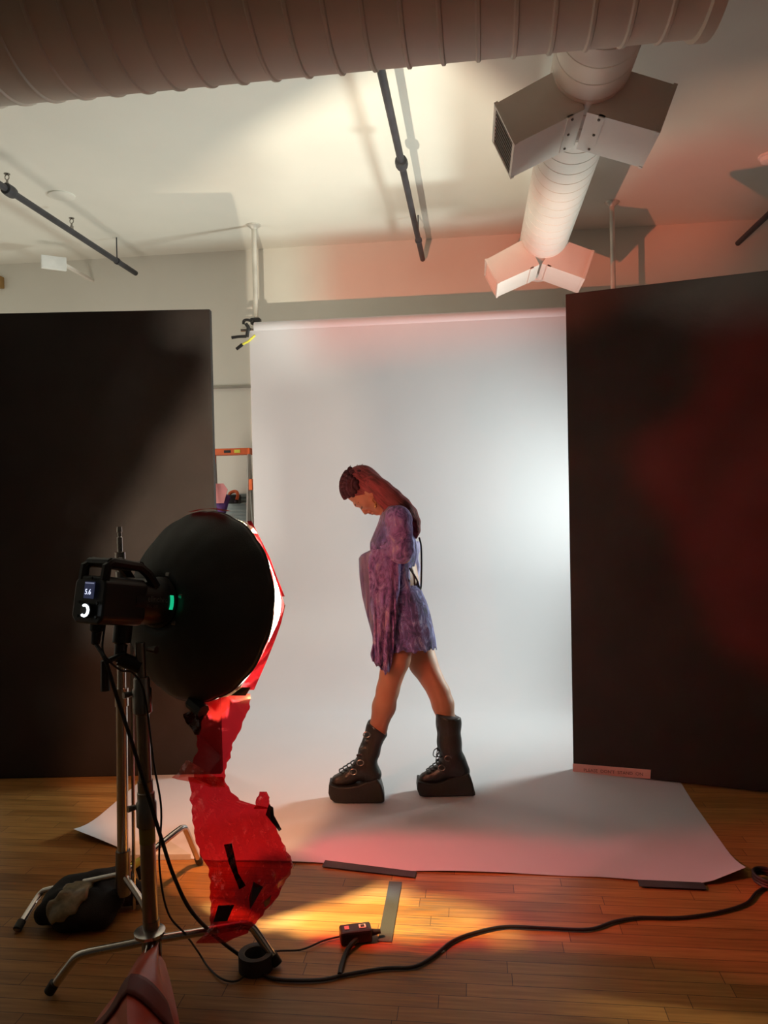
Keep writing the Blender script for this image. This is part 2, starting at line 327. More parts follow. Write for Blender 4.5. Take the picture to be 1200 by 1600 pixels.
# ------------------------------------------------------------------ setting
X0, X1, YB, YF, CH = -4.6, 3.6, 6.42, -1.2, 3.56
struct('floor', MB().box(((X0 + X1) / 2, (YB + YF) / 2, -.05), X1 - X0, YB - YF, .1), floor_mat(), smooth=False)
struct('ceiling', MB().box(((X0 + X1) / 2, (YB + YF) / 2, CH + .05), X1 - X0, YB - YF, .1), M_ceil, smooth=False)
struct('wall_back', MB().box(((X0 + X1) / 2, YB + .06, CH / 2), X1 - X0 + .24, .12, CH), M_wall, smooth=False)
struct('wall_left', MB().box((X0 - .06, (YB + YF) / 2, CH / 2), .12, YB - YF, CH), M_wall, smooth=False)
struct('wall_right', MB().box((X1 + .06, (YB + YF) / 2, CH / 2), .12, YB - YF, CH), M_wall, smooth=False)
zr = aty(370, 605, YB)[2]
struct('shadow_gap_1', MB().box((-2.5, YB - .012, zr), 4.2, .024, .018), mat('painted_gap_grey', (.34, .32, .28), .6), smooth=False)  # grey strip drawn in for the dark shadow gap at the wall seam
struct('baseboard_back', MB().box(((X0 + X1) / 2, YB - .01, .06), X1 - X0, .02, .12), M_wall, smooth=False)

# ------------------------------------------------------------------ ceiling ducts and pipes
e1, e2 = aty(739, 92, 1.), None
tn = (e1[2] - CAMH); hc = 1.74; r_big = .30
ee = math.atan(tn)
for _ in range(30):
    Rr = hc / sin(ee); ee = math.atan(tn) + math.asin(r_big / Rr)
yb = hc / tan(ee); zb = CAMH + hc
xe = aty(1108, 40, yb + .05)[0]
big = thing('air_duct', 'wide round painted ceiling duct running across the top of the picture', 'air duct', (xe - 2, yb, zb))
prof = []; x = 0.
while x < 3.75:
    prof += [(x, r_big), (x + .099, r_big), (x + .103, r_big + .007), (x + .112, r_big + .007)]; x += .117
obj('duct_body', MB().lathe((xe - .03, yb, zb), (-1, .012, -.004), prof, 56), M_bigduct, big, angle=25)
obj('end_collar', MB().lathe((xe + .01, yb, zb), (-1, 0, 0), [(0, r_big - .03), (0, r_big + .014), (.04, r_big + .014), (.045, r_big)], 56), M_bigduct, big, angle=30)
obj('hanger_strap', MB().box((xe - .9, yb, (zb + r_big + CH) / 2), .03, .012, CH - zb - r_big), M_box, big)
obj('hanger_strap', MB().box((xe - 2.6, yb, (zb + r_big + CH) / 2), .03, .012, CH - zb - r_big), M_box, big)

hd, rd, y_end = 1.72, .158, 5.74
xd = hd * tan(radians(16.35)); zd = CAMH + hd
bd = thing('branch_duct', 'narrower round ceiling duct leading back over the backdrop with four square outlets', 'air duct', (xd, 4.2, zd))
prof = []; y = yb + .2
while y < y_end - .1:
    prof += [(y, rd), (y + .108, rd), (y + .110, rd - .003), (y + .114, rd - .003), (y + .116, rd)]; y += .118
prof += [(y_end - .05, rd), (y_end - .045, rd + .008), (y_end, rd + .008)]
obj('duct_body', MB().lathe((xd, 0, zd), (0, 1, 0), prof, 48), M_duct, bd, angle=25)
for (pts, yy, dy, far) in ((((776.5, 160.5), (866, 111), (896, 180), (807.5, 224)), 3.19, .33, 0), (((1054, 132), (980, 109), (936, 181), (1027, 206)), 3.19, .33, 0),
                           (((760.5, 405), (811, 377), (832, 419), (780, 442)), 5.2, .36, 1), (((926, 391.5), (884, 376), (858, 416), (911.5, 435)), 5.2, .36, 1)):
    a = [aty(u, v, yy) for u, v in pts]; off = np.array([0, dy, 0.])
    cx = np.array([xd, yy, zd]); A_, B_, C_, D_ = a; ax = ((A_ - B_) + (D_ - C_)) / 2; ax /= np.linalg.norm(ax)
    B_ = B_ - ax * .05; C_ = C_ - ax * .05
    o = obj('outlet_box', MB().hexa([A_, B_, C_, D_], [q + off for q in (A_, B_, C_, D_)]), M_box, bd, smooth=False)
    t = (D_ - A_) / np.linalg.norm(D_ - A_); w = np.linalg.norm(D_ - A_); fr = MB(); yv = np.array([0, 1., 0])
    cen = (A_ + D_) / 2 + off / 2 + ax * .004
    for sg in (-1, 1):
        fr.box(cen + t * sg * (w / 2 - .006), .016, .016, dy + .012, ax, t, yv); fr.box(cen + yv * sg * (dy / 2 - .004), .016, w + .008, .016, ax, t, yv)
    obj('frame', fr, M_box, o, smooth=False)
    gm = MB().box(cen - ax * .001, .006, w - .03, dy - .03, ax, t, yv)
    for i in range(9): gm.box(cen + yv * ((i - 4) * dy / 10) + ax * .003, .005, w - .03, .006, ax, t, yv)
    obj('grille', gm, M_darkgrille if not far else M_box, o, smooth=False)
    # mounting flange where the box meets the duct, with screws
    u_ = aty(*( (892, 182) if pts[0][0] < 790 else (940, 182)), 3.19) if not far else C_ + ax * .05
    f0 = u_ + ax * -.012; f1 = f0 + off * .95; dn = t * .004
    obj('flange', MB().hexa([f0 - dn * 2, f0 + ax * .026 - dn * 2, f0 + ax * .026 + dn, f0 + dn], [f1 - dn * 2, f1 + ax * .026 - dn * 2, f1 + ax * .026 + dn, f1 + dn]), M_box, o, smooth=False)
    if not far:
        for i in range(3): obj('screw', MB().lathe(f0 + ax * .006 + off * (.06 + .4 * i) + dn, t, [(0, .006), (.006, .005)], 8), M_darkgrille, o)

def pipe(label, p0, p1, fit, hang, heads):
    t = thing('sprinkler_pipe', label, 'pipe', (np.array(p0) + p1) / 2, 'ceiling sprinkler pipes'); p0, p1 = np.array(p0, float), np.array(p1, float); d = p1 - p0; ln = np.linalg.norm(d); d /= ln
    obj('pipe_run', MB().tube([p0, p1], .021, 14), M_pipe, t)
    for s in fit:
        obj('coupling', MB().lathe(p0 + d * (s - .045), d, [(0, .024), (.005, .034), (.035, .038), (.06, .038), (.085, .034), (.09, .024)], 16), M_pipe, t)
    for s in hang:
        h = MB().tube([p0 + d * s + [0, 0, .02], [*(p0 + d * s)[:2], CH]], .005, 8); h.lathe(p0 + d * (s - .012), d, [(0, .027), (.024, .027)], 16); obj('hanger', h, M_pipe, t)
    for s in heads:
        q = p0 + d * s; h = MB().lathe(q + [0, 0, .02], (0, 0, 1), [(0, .012), (.02, .012), (.022, .007), (.04, .007)], 10)
        for sg in (-1, 1): h.tube([q + [0, 0, .055], q + [sg * .013, 0, .068], q + [sg * .013, 0, .082], q + [0, 0, .094]], .003, 6)
        h.lathe(q + [0, 0, .094], (0, 0, 1), [(0, .019), (.003, .019)], 12); obj('sprinkler_head', h, M_olddark, t)
    return t
zp = CAMH + 1.95
a, b = atz(625, 255, zp), atz(659, 405, zp); xm = (a[0] + b[0]) / 2
pipe('dark ceiling pipe with a coupling, middle one, running back from under the wide duct', (xm, 1.5, zp), (xm + .01, b[1], zp), (a[1] - 1.5,), (atz(653, 372, zp)[1] - 1.5 + .05,), ())
b = atz(212, 427, zp); pipe('dark ceiling pipe at the left above the black board', (b[0] - .02, 2.2, zp), (b[0], b[1], zp), (atz(16, 298, zp)[1] - 2.2,), (atz(184, 408, zp)[1] - 2.2,), (atz(14, 296, zp)[1] - 2.2, atz(112, 362, zp)[1] - 2.2))
b = atz(1153, 380, zp); pipe('dark ceiling pipe cut by the right edge of the picture', (b[0] + .02, 2.2, zp), (b[0], b[1], zp), (), (2.6,), ())

YP = 5.80
xl, xr = atz(393, 347, CH)[0], atz(955, 318, CH)[0]
YQ = YP + .05
def autopole(x, label):
    t = thing('autopole', label, 'pole', (x, YQ, 0), 'poles holding the backdrop')
    obj('upper_tube', MB().tube([(x, YQ, 1.9), (x, YQ, CH - .03)], .0185, 16), M_pole, t); obj('lower_tube', MB().tube([(x, YQ, .03), (x, YQ, 1.92)], .023, 16), M_pole, t)
    obj('ceiling_cup', MB().lathe((x, YQ, CH - .035), (0, 0, 1), [(0, .022), (.012, .03), (.025, .052), (.035, .055)], 20), M_pole, t)
    obj('floor_cup', MB().lathe((x, YQ, 0), (0, 0, 1), [(0, .05), (.012, .05), (.03, .026)], 20), M_rubber, t)
autopole(xl, 'pale floor to ceiling pole at the left end of the backdrop roll'); autopole(xr, 'pale floor to ceiling pole at the right, rising above the tilted black board')

# small things on ceiling and wall
q = atz(96, 305, CH); tag(obj('ceiling_plate', MB().lathe((q[0], q[1], CH - .012), (0, 0, 1), [(0, .075), (.004, .088), (.012, .09)], 28), M_ceil, at=(q[0], q[1], CH)), 'small round white cover plate on the ceiling at the left', 'cover plate')
q = atz(1203, 243, CH); sd = thing('smoke_detector', 'round white detector on the ceiling at the right edge', 'smoke detector', (q[0], q[1], CH)); obj('detector_body', MB().lathe((q[0], q[1], CH - .045), (0, 0, 1), [(0, .04), (.008, .055), (.03, .06), (.032, .07), (.045, .07)], 28), M_white, sd)
q = aty(84, 411, 5.9); t = thing('wall_sign', 'small blank white box sign high at the left, above the black board', 'sign', q)
ex = np.array([.80, .60, 0]); obj('sign_panel', MB().box(q, .19, .035, .105, ex, (-.60, .80, 0)), M_white, t, smooth=False, bevel=.004)
obj('bracket', MB().box((q[0] + .06, (q[1] + YB) / 2 + .02, q[2]), .03, YB - q[1] - .03, .02), M_box, t)
q = aty(0, 441, YB - .03); tag(obj('wall_box', MB().box(q, .045, .06, .10), mat('brown_box', (.30, .17, .05), .6), at=q, bevel=.004), 'small brown box on the far wall at the left edge', 'box')

# ------------------------------------------------------------------ black V-flat boards
def vflat(label, p0, p1, back, h, lift):
    p0, p1, back = (np.array([*p, 0.]) for p in (p0, p1, back)); t = thing('foam_board', label, 'foam board', p1, 'large black boards'); th = .045
    for nm, a, b in (('front_panel', p0, p1), ('back_panel', p1, back)):
        d = (b - a) / np.linalg.norm(b - a); n = np.array([-d[1], d[0], 0]); n = n if n[1] > .3 or (abs(n[1]) <= .3 and n[0] > 0) or (nm == 'back_panel' and n[0] > 0) else -n
        a2 = a + d * (.004 if nm == 'front_panel' else .006); c = (a2 + b) / 2 + n * th / 2 + [0, 0, lift + h / 2]
        obj(nm, MB().box(c, np.linalg.norm(b - a2), th, h, d, n), M_flat, t, smooth=False, bevel=.004)
    return t
vflat('tall black foam board at the left, behind the round strobe', (-1.325, 3.845), (-2.54, 3.70), (-3.0, 4.85), 2.41, .001)
vflat('tall black foam board at the right with a red glow, standing on the paper', (.478, 3.985), (1.655, 3.66), (2.35, 2.70), 2.425, .006)
RVd = np.array([1.655 - .478, 3.66 - 3.985, 0]); RVd /= np.linalg.norm(RVd); RVn = np.array([RVd[1], -RVd[0], 0])

def on_rv(u, v, off=.0015):
    d = ray(u, v); p0 = np.array([.478, 3.985, 0]) + RVn * off; return CAM + d * (((p0 - CAM) @ RVn) / (d @ RVn))
s0, s1, s2, s3 = (on_rv(*q) for q in ((895, 1193), (1017, 1203), (1016, 1217), (895, 1208)))
t = thing('paper_sign', 'pink paper strip with handwritten words along the bottom of the right board', 'sign', (s3 + s2) / 2)
obj('strip', MB().hexa([s0, s1, s2, s3], [p - RVn * .0012 for p in (s0, s1, s2, s3)]), mat('pink_paper', (.80, .46, .42), .8), t, smooth=False)
ex = (s2 - s3) / np.linalg.norm(s2 - s3); ey = np.cross(RVn, ex)
obj('lettering', text_mb("PLEASE  DON'T  STAND  ON", .0225, s3 + ex * .055 + ey * .013 + RVn * .0008, ex, ey, .0003), mat('brown_ink', (.20, .09, .08), .8), t, smooth=False)

# ------------------------------------------------------------------ seamless paper backdrop
ZR = aty(640, 505, YP)[2]
bk = thing('paper_backdrop', 'pale grey seamless paper sweeping from the high roll down across the floor', 'backdrop', (-.35, YP, 0))
PYB = YP - .035; RAD = .75; ztop = ZR - .01
fe = [atz(u, v) for u, v in ((115, 1310), (200, 1332), (330, 1346), (505, 1350), (600, 1362), (800, 1366), (940, 1372), (1010, 1379), (1108, 1384), (1166, 1371))]
fx = np.array([p[0] for p in fe]); fy = np.array([p[1] for p in fe])
rows = []; NS = 60
def pl(s): # side edges: s in 0..1 across, g = distance back
    return s
for j in range(90):
    tt = j / 89; row = []
    for i in range(NS + 1):
        s = i / NS; xf = fx[0] + (fx[-1] - fx[0]) * s; yf = np.interp(xf, fx, fy); flat = PYB - RAD - yf; arc = RAD * pi / 2; up = ztop - RAD; tot = flat + arc + up; g = tt * tot
        if g < flat: yy, zz = yf + g, 0.
        elif g < flat + arc: an = (g - flat) / RAD; yy, zz = PYB - RAD + RAD * sin(an), RAD - RAD * cos(an)
        else: yy, zz = PYB, RAD + g - flat - arc
        k = min(1, max(0, (yy - 3.6) / (PYB - 3.6))); xa = fx[0] + (xl - .03 - fx[0]) * k; xb = fx[-1] + (xr + .0 - fx[-1]) * k
        lift = .0025
        if zz < .01: lift += .035 * max(0, 1 - abs(s - 1) / .07) * max(0, 1 - (yy - yf) / .22) ** 2 + .035 * max(0, 1 - s / .10) * max(0, 1 - (yy - yf) / .25) ** 2 + .006 * max(0, 1 - (yy - yf) / .08) * (.5 + .5 * sin(s * 23))
        row.append((xa + (xb - xa) * s, yy, zz + lift))
    rows.append(row)
obj('paper_sweep', MB().grid(rows), M_paper, bk, angle=180)
obj('paper_roll', MB().lathe((xl + .005, YP, ZR + .018), (1, 0, 0), [(0, .035), (0, .045), (xr - xl - .01, .045), (xr - xl - .01, .035)], 32), M_paper, bk, angle=30)
obj('crossbar', MB().tube([(xl - .105, YP, ZR + .012), (xr + .12, YP, ZR + .012)], .019, 16), M_chrome, bk)
# clamps at the left end of the roll
p = np.array([xl, YQ - .02, ZR + .075])
t = thing('super_clamp', 'black clamp gripping the left pole above the paper roll', 'clamp', p)
m = MB().box(p + [.004, 0, 0], .075, .065, .05); obj('jaw', m, M_black, t, smooth=False, bevel=.008)
obj('hook_arm', MB().tube(spline([p + [-.02, -.02, 0], p + [-.06, -.02, .012], p + [-.085, -.02, .005], p + [-.09, -.02, -.02]], 5), .011, 10), M_black, t)
obj('lever', MB().tube([p + [-.01, -.03, 0], p + [-.01, -.05, -.02]], .008, 8), M_black, t)
p = np.array([xl - .055, YP - .03, ZR - .005])
t = thing('spring_clamp', 'black and yellow spring clamp pinching the left end of the paper roll', 'clamp', p)
obj('jaw', MB().tube(spline([p + [0, -.01, .05], p + [.018, -.01, .02], p + [.01, -.01, -.02], p + [.005, -.01, -.05]], 5), .014, 10), M_black, t)
obj('handle', MB().tube([p + [0, -.01, -.045], p + [-.06, -.01, -.045], p + [-.115, -.01, -.05]], [.012, .011, .012], 10), M_black, t, label='black handle')
h2 = obj('handle', MB().tube([p + [.07, -.01, -.04], p + [.015, -.01, -.085], p + [-.03, -.01, -.105]], [.008, .009, .009], 10), M_yellow, t, label='yellow handle')
obj('grip_tip', MB().tube([p + [-.03, -.01, -.105], p + [-.08, -.01, -.14]], [.013, .012], 10), M_black, h2)

# ------------------------------------------------------------------ things in the gap at the left of the backdrop
YL = 6.1
lt = thing('step_ladder', 'orange and grey step ladder behind the left edge of the paper', 'ladder', (aty(370, 705, YL)[0], YL, 0))
xa, za = aty(334, 710, YL)[0], aty(370, 711, YL)[2]; xb2 = aty(394, 710, YL)[0]; zc = aty(370, 701, YL)[2]
cap = obj('top_cap', MB().box(((xa + xb2) / 2, YL, (za + zc) / 2), xb2 - xa, .13, zc - za), M_orangeplastic, lt, smooth=False, bevel=.006)
c0, c1 = aty(367, 705, YL - .068), aty(374, 708, YL - .068)
obj('sticker', MB().box(((c0[0] + c1[0]) / 2, YL - .067, (za + zc) / 2), c1[0] - c0[0] + .012, .002, .026), M_yellow, cap, smooth=False, label='yellow sticker')
c0 = aty(355, 706, YL - .068); obj('sticker', MB().box((c0[0], YL - .067, (za + zc) / 2), .055, .002, .022), M_black, cap, smooth=False, label='black sticker')
for x_, dx in ((xb2 - .012, .055), (xa + .02, -.10)):
    obj('front_rail', MB().tube([(x_, YL - .05, za), (x_ + dx * .6, YL - .38, .0)], .016, 4), M_orangeplastic if dx < 0 else M_alu, lt, smooth=False)
    obj('rear_rail', MB().tube([(x_ - .025, YL + .04, za), (x_ - .025 + dx * .3, YL + .20, .0)], .013, 4), M_alu, lt, smooth=False)
for i in range(4):
    z = .28 + i * .30; k = 1 - z / za; ya = YL - .05 - .33 * k
    obj('step', MB().box(((xa + xb2) / 2 - .02 * k, ya, z), xb2 - xa - .04 + .1 * k, .07, .022), M_alu, lt, smooth=False)
q = aty(393, 757, YL - .12); obj('hinge_bracket', MB().box((q[0] - .008, YL - .10, q[2]), .028, .05, .09), M_orangeplastic, lt, smooth=False, bevel=.006)
q0, q1 = aty(349, 772, 6.36), aty(387, 772, 6.36); t = thing('slatted_panel', 'grey ribbed panel standing behind the step ladder', 'panel', ((q0[0] + q1[0]) / 2, 6.38, 0))
xx0, xx1, zt = q0[0] - .25, q1[0], q0[2]
obj('board', MB().box(((xx0 + xx1) / 2, 6.387, zt / 2), xx1 - xx0, .02, zt), M_greyslat, t, smooth=False)
sm = MB()
for i in range(int(zt / .03)): sm.box(((xx0 + xx1) / 2, 6.372, .02 + i * .03), xx1 - xx0 - .006, .014, .018)
obj('slats', sm, M_greyslat, t, smooth=False)
c = aty(363, 780, 6.29); t = thing('tool_case', 'small black case with an orange handle in front of the grey ribbed panel', 'case', c)
obj('case_body', MB().box(c, .13, .09, .075), M_black, t, smooth=False, bevel=.008)
h = aty(366, 770, 6.28); obj('handle', MB().tube(spline([c + [-.02, -.02, .03], h + [-.03, -.01, .0], h + [.01, -.01, .012], h + [.035, -.02, -.01], h + [.03, -.03, -.06]], 5), .014, 10), M_orangeplastic, t)
obj('latch', MB().box(c + [.04, -.047, -.02], .02, .006, .02), M_olddark, t)
obj('shelf_hook', MB().box(c + [0, .052, -.02], .05, .05, .02), M_black, t)
c = aty(350, 782, 6.12); t = tag(obj('cloth', sdf_mesh([rc(c + [-.05, 0, .05], c + [.03, 0, .02], .03, .02), rc(c + [-.05, 0, .05], c + [-.02, 0, -.12], .035, .025), rc(c + [.03, 0, .02], c + [-.01, .0, -.08], .02, .03)], .008), M_purple, at=c), 'purple cloth hanging beside the small black case', 'cloth')
c = aty(349, 765, 6.05); tag(obj('pink_card', MB().prism([c + [-.12, 0, .05], c + [0, 0, .05], c + [.035, 0, .0], c + [.0, 0, -.11], c + [-.12, 0, -.11]], (0, .006, 0)), M_pink, at=c), 'pink card peeping out beside the left black board', 'card')

# ------------------------------------------------------------------ floor marks, tape, boards
def tape_strip(name, label, pts, m, z=.0035, th=.0006, cat='tape', grp='tape strips on the floor'):
    P = [atz(u, v, z) for u, v in pts]; c = sum(P) / len(P); o = obj(name, MB().prism([p - [0, 0, th] for p in P], (0, 0, 2 * th)), m, at=c, smooth=False); tag(o, label, cat, grp)
tape_strip('tape_strip', 'black tape strip holding down the front edge of the paper below the boots', ((508, 1344), (651, 1362), (648, 1371), (503, 1354)), M_tape, .006)
tape_strip('tape_strip', 'grey tape strip lying on the planks, pointing towards the paper', ((608, 1377), (628, 1378), (612, 1472), (590, 1471)), M_tapeg, .002)
tape_strip('tape_strip', 'black tape strip at the right front corner of the paper', ((996, 1374.5), (1099, 1379), (1104, 1389.5), (999, 1385)), M_tape, .008)
P = [atz(u, v, .0) for u, v in ((203, 1345), (294, 1345), (250, 1318), (205, 1322))]
P = [atz(203, 1340, .012), atz(298, 1339, .012), atz(262, 1316, .012), atz(212, 1318, .012)]
c = sum(P) / 4; tag(obj('flat_plank', MB().prism([p - [0, 0, .011] for p in P], (0, 0, .022)), mat('pale_grey_board', (.50, .49, .47), .6), at=c, smooth=False), 'small pale grey board lying on the left corner of the paper', 'board')
c = atz(745 - 55, 1486, .003); c = atz(691, 1486, .003); tag(obj('paper_crumb', MB().box(c, .012, .009, .004, (.8, .6, 0), (-.6, .8, 0)), M_white, at=c), 'tiny white paper crumb on the planks beside the long cable', 'crumb')

# ------------------------------------------------------------------ stands
def cstand_legs(t, hub, bends, feet, r, m):
    for b, f in zip(bends, feet):
        b, f = np.array(b), np.array(f); d = (b - hub) / np.linalg.norm(b - hub); g = (f - b) / np.linalg.norm(f - b)
        o = obj('leg', MB().tube(spline([hub, hub + (b - hub) * .5, b - d * .04, b + (d * -.008 + g * .008), b + g * .04, f + [0, 0, r * .8]], 5), r, 12), m, t)
        obj('foot_cap', MB().tube([f + [0, 0, r] - g * .03, f + [0, 0, r * .9]], r * 1.25, 12), M_rubber, o)
# rear stand
hubx = atd(191, 1372, 2.57); cx, cy = hubx[0], hubx[1]
top = atd(188, 823, 2.57)
t = thing('light_stand', 'bare chrome stand with a free top spigot, behind the strobe body', 'light stand', (cx, cy, 0), 'chrome stands')
zt = top[2]; col = lambda z: np.array([cx + (top[0] - cx) * (z / zt), cy + (top[1] - cy) * z / zt, z])
obj('lower_column', MB().tube([col(.10), col(.78)], .0185, 18), M_chrome, t); obj('upper_column', MB().tube([col(.76), col(zt - .17)], .0145, 18), M_chrome, t)
obj('collar', MB().tube([col(.74), col(.80)], .022, 18), M_chrome, t)
obj('spigot', MB().lathe(col(zt - .17), (0, 0, 1), [(0, .016), (.02, .016), (.022, .010), (.06, .010), (.062, .017), (.085, .017), (.087, .009), (.135, .009), (.137, .0065), (.15, .0065), (.152, .009), (.17, .008)], 16), M_chrome, t)
obj('side_rod', MB().tube([col(.05) + R0 * .036, col(zt - .33) + R0 * .036], .006, 8), M_chrome, t)
hub = col(.17); obj('leg_hub', MB().tube([col(.10), col(.25)], .024, 18), M_olddark, t)
cstand_legs(t, hub, [atd(288, 1290, 2.86), atd(64, 1393, 2.68), atd(226, 1415, 2.47)], [atz(312, 1352), atz(27, 1457), atz(243, 1497)], .0115, M_chrome)
obj('tape_band', MB().tube([hub + (atd(288, 1290, 2.86) - hub) * .12, hub + (atd(288, 1290, 2.86) - hub) * .25], .0135, 10), M_yellow, t, label='yellow tape band')
# front stand under the strobe
D1 = 2.2
bot = atd(236, 1458, D1); topf = atd(219, 1015, D1)
t = thing('light_stand', 'tall steel stand carrying the strobe, red saddle bag over its leg', 'light stand', (bot[0], bot[1], 0), 'chrome stands')
z0, z1 = bot[2], topf[2]; col = lambda z: bot + (topf - bot) * ((z - z0) / (z1 - z0))
obj('lower_column', MB().tube([col(.10), col(.62)], .022, 20), M_olddark, t); obj('middle_column', MB().tube([col(.62), col(.90)], .0185, 20), M_olddark, t); obj('upper_column', MB().tube([col(.90), col(z1 + .02)], .014, 20), M_olddark, t)
zc1, zc2 = atd(229, 1262, D1)[2], atd(225, 1085, D1)[2]
for z, r in ((zc1, .029), (zc2, .027)):
    o = obj('collar', MB().lathe(col(z - .055), (0, 0, 1), [(0, .022), (.004, r), (.07, r), (.075, r - .004), (.10, r - .004), (.105, .02)], 20), M_olddark, t)
    obj('lock_knob', MB().tube([col(z) - P_H * .02 - R0 * .01, col(z) - R0 * .05 - F0 * .01], [.007, .010], 8), M_olddark, o)
obj('tape_band', MB().tube([col(atd(228, 1316, D1)[2]), col(atd(228, 1292, D1)[2])], .0228, 20), mat('dirty_yellow_tape', (.30, .26, .05), .6), t, label='yellow tape band')
hz = .165; hub = col(hz)
obj('leg_hub', MB().lathe(col(.08), (0, 0, 1), [(0, .022), (.01, .028), (.10, .028), (.115, .024), (.135, .024)], 20), M_olddark, t)
zk = atd(232, 1463, D1 - .03)[2]; obj('hub_disc', MB().lathe(col(zk) - F0 * .012 + [0, 0, -.006], (0, 0, 1), [(0, .040), (.004, .044), (.012, .044), (.016, .030)], 24), M_chrome, t)
cstand_legs(t, hub + [0, 0, -.01], [atd(392, 1443, 2.32), atd(118, 1493, 2.2), hub + R0 * .05 - F0 * .34 + [0, 0, -.045]], [atz(434, 1512), atz(77, 1556), np.array([hub[0], hub[1], 0]) + R0 * .055 - F0 * .42], .0125, M_chrome)

# ------------------------------------------------------------------ strobe head and its dish
t = thing('strobe_light', 'black studio strobe with a handle and lit display, mounted on the front stand', 'strobe', L(-.28, 0, -.10))
prof = [(-.30, .058), (-.30, .066), (-.20, .068), (-.165, .070), (-.160, .078), (-.145, .078), (-.140, .07)]
obj('lamp_barrel', MB().lathe(DISH, A_T, prof, 36), M_black, t, angle=30)
def rbox(w0, w1, p, q0, q1, ch):
    m = MB(); ring = [(-p + ch, q0), (p - ch, q0), (p, q0 + ch), (p, q1 - ch), (p - ch, q1), (-p + ch, q1), (-p, q1 - ch), (-p, q0 + ch)]
    return m.prism([L(w0, a, b) for a, b in ring], A_T * (w1 - w0))
obj('housing', rbox(-.41, -.26, .064, -.070, .062, .018), M_black, t, smooth=False, bevel=.006)
hm = MB()
for sp in (-.045, .045):
    hm.tube([L(-.40, sp, .05), L(-.398, sp, .088), L(-.38, sp * .9, .102), L(-.28, sp * .9, .098), L(-.25, sp, .080), L(-.215, sp, .045)], .014, 8)
for w_ in (-.385, -.34, -.28): hm.tube([L(w_, -.045, .100), L(w_, .045, .100)], .014, 8)
obj('handle', hm, M_black, t)
def face(w, p, q, sp, sq, m, name, par, lab=None):
    return obj(name, MB().box(L(w, p, q), .002, sp, sq, A_T, P_H, Q_T), m, par, smooth=False, label=lab)
wr = -.4170
sc = face(wr, .008, .022, .040, .046, emis('display_blue', (.05, .06, .13), .35), 'display', t, 'lit display')
obj('digits', text_mb('5.6', .021, L(wr - .0014, -.008, .010), P_H, Q_T, .0002), emis('display_white', (.75, .8, 1.), 1.4), sc, smooth=False)
face(wr - .001, .008, .041, .036, .003, emis('display_bar', (.35, .38, .55), .5), 'status_bar', sc)
kn = obj('control_dial', MB().lathe(L(wr + .002, .010, -.034), -A_T, [(0, .021), (.010, .020), (.011, .008)], 24), M_black, t)
arc = [L(wr - .010, .010 + .0145 * cos(an), -.034 + .0145 * sin(an)) for an in np.linspace(radians(-125), radians(115), 18)]
obj('light_ring', MB().tube(arc, .0032, 8), emis('ring_light', (.85, .95, 1.), 5.), kn, label='glowing white ring')
for i, (p_, q_) in enumerate(((-.03, -.012), (.045, -.012), (-.03, -.05), (.045, -.05), (.01, .055))):
    obj('button', MB().lathe(L(wr + .003, p_, q_), -A_T, [(0, .005), (.004, .004)], 10), M_rubber, t)
# lettering and sticker on the barrel side
def barrel(w, ang, r=.0690): return L(w, r * cos(ang), r * sin(ang))
def wrap_text(body, size, w0, ang0, r):
    mb = text_mb(body, size, (0, 0, 0), np.array([1., 0, 0]), np.array([0, 1., 0]), .0002); mb.v = [tuple(barrel(w0 + x_, ang0 + y_ / r, r + z_)) for x_, y_, z_ in mb.v]; return mb
mlet = mat('grey_print', (.20, .20, .20), .6)
obj('lettering', wrap_text('elinchrom', .024, -.262, .02, .0684), mlet, t, smooth=False); obj('lettering', wrap_text('ELC 500', .012, -.262, -.22, .0684), mlet, t, smooth=False)
st = MB(); gr = [[barrel(-.166 + .024 * i / 4 - .012, -.02 + .60 * (j / 6 - .4), .0712) for i in range(5)] for j in range(7)]; st.grid(gr)
obj('sticker', st, emis('glowing_green_sticker', (.01, .62, .28), .75), t, solid=.0006, label='bright green sticker')  # emission makes the sticker brighter than the light falling on it
# mount, swivel and plug
tb = MB().lathe(L(-.28, 0, -.175), Q_T, [(0, .016), (.05, .018), (.055, .026), (.11, .026)], 16); obj('swivel_bracket', tb, M_black, t)
bp = L(-.28, 0, -.15); obj('tilt_lever', MB().tube([bp + P_H * .02, bp - R0 * .035 - F0 * .03 + [0, 0, -.02], bp - R0 * .035 - F0 * .03 + [0, 0, -.10]], [.009, .012, .013], 8), M_black, t)
obj('stand_socket', MB().tube([topf + [0, 0, -.05], L(-.28, 0, -.165)], .021, 16), M_black, t)
obj('lock_knob', MB().tube([topf + R0 * .02, topf + R0 * .05 - F0 * .01], [.006, .012], 8), M_olddark, t)
obj('umbrella_bolt', MB().lathe(L(-.30, -.02, .10), Q_T, [(0, .008), (.02, .008), (.022, .004)], 8), M_olddark, t)

dt = thing('softbox_dish', 'large round black dish on the strobe, seen from behind with light leaking out', 'softbox', DISH)
RR = .300; prof = []
for i in range(13):
    k = i / 12; prof.append((-.155 + .155 * k ** 1.5, .078 + (RR - .078) * (k ** .85)))
out = MB(); n = 16 * 6
def dish_ring(w, r, facet=.012):
    pts = []
    for k in range(n):
        an = 2 * pi * k / n; fa = 1 - facet * (1 - cos((an % (2 * pi / 16) - pi / 16) / (pi / 16) * pi / 2)) if r > .1 else 1
        pts.append(L(w, r * fa * cos(an), r * fa * sin(an)))
    return pts
out.grid([dish_ring(w, r) for w, r in prof] + [dish_ring(.016, RR + .004)], close=True)
obj('outer_shell', out, M_dish, dt, solid=.003, angle=60)
inn = MB().grid([dish_ring(w + .010, max(.02, r - .010)) for w, r in prof] + [dish_ring(.014, RR - .004)], close=True)
obj('inner_lining', inn, M_dishin, dt, angle=60)
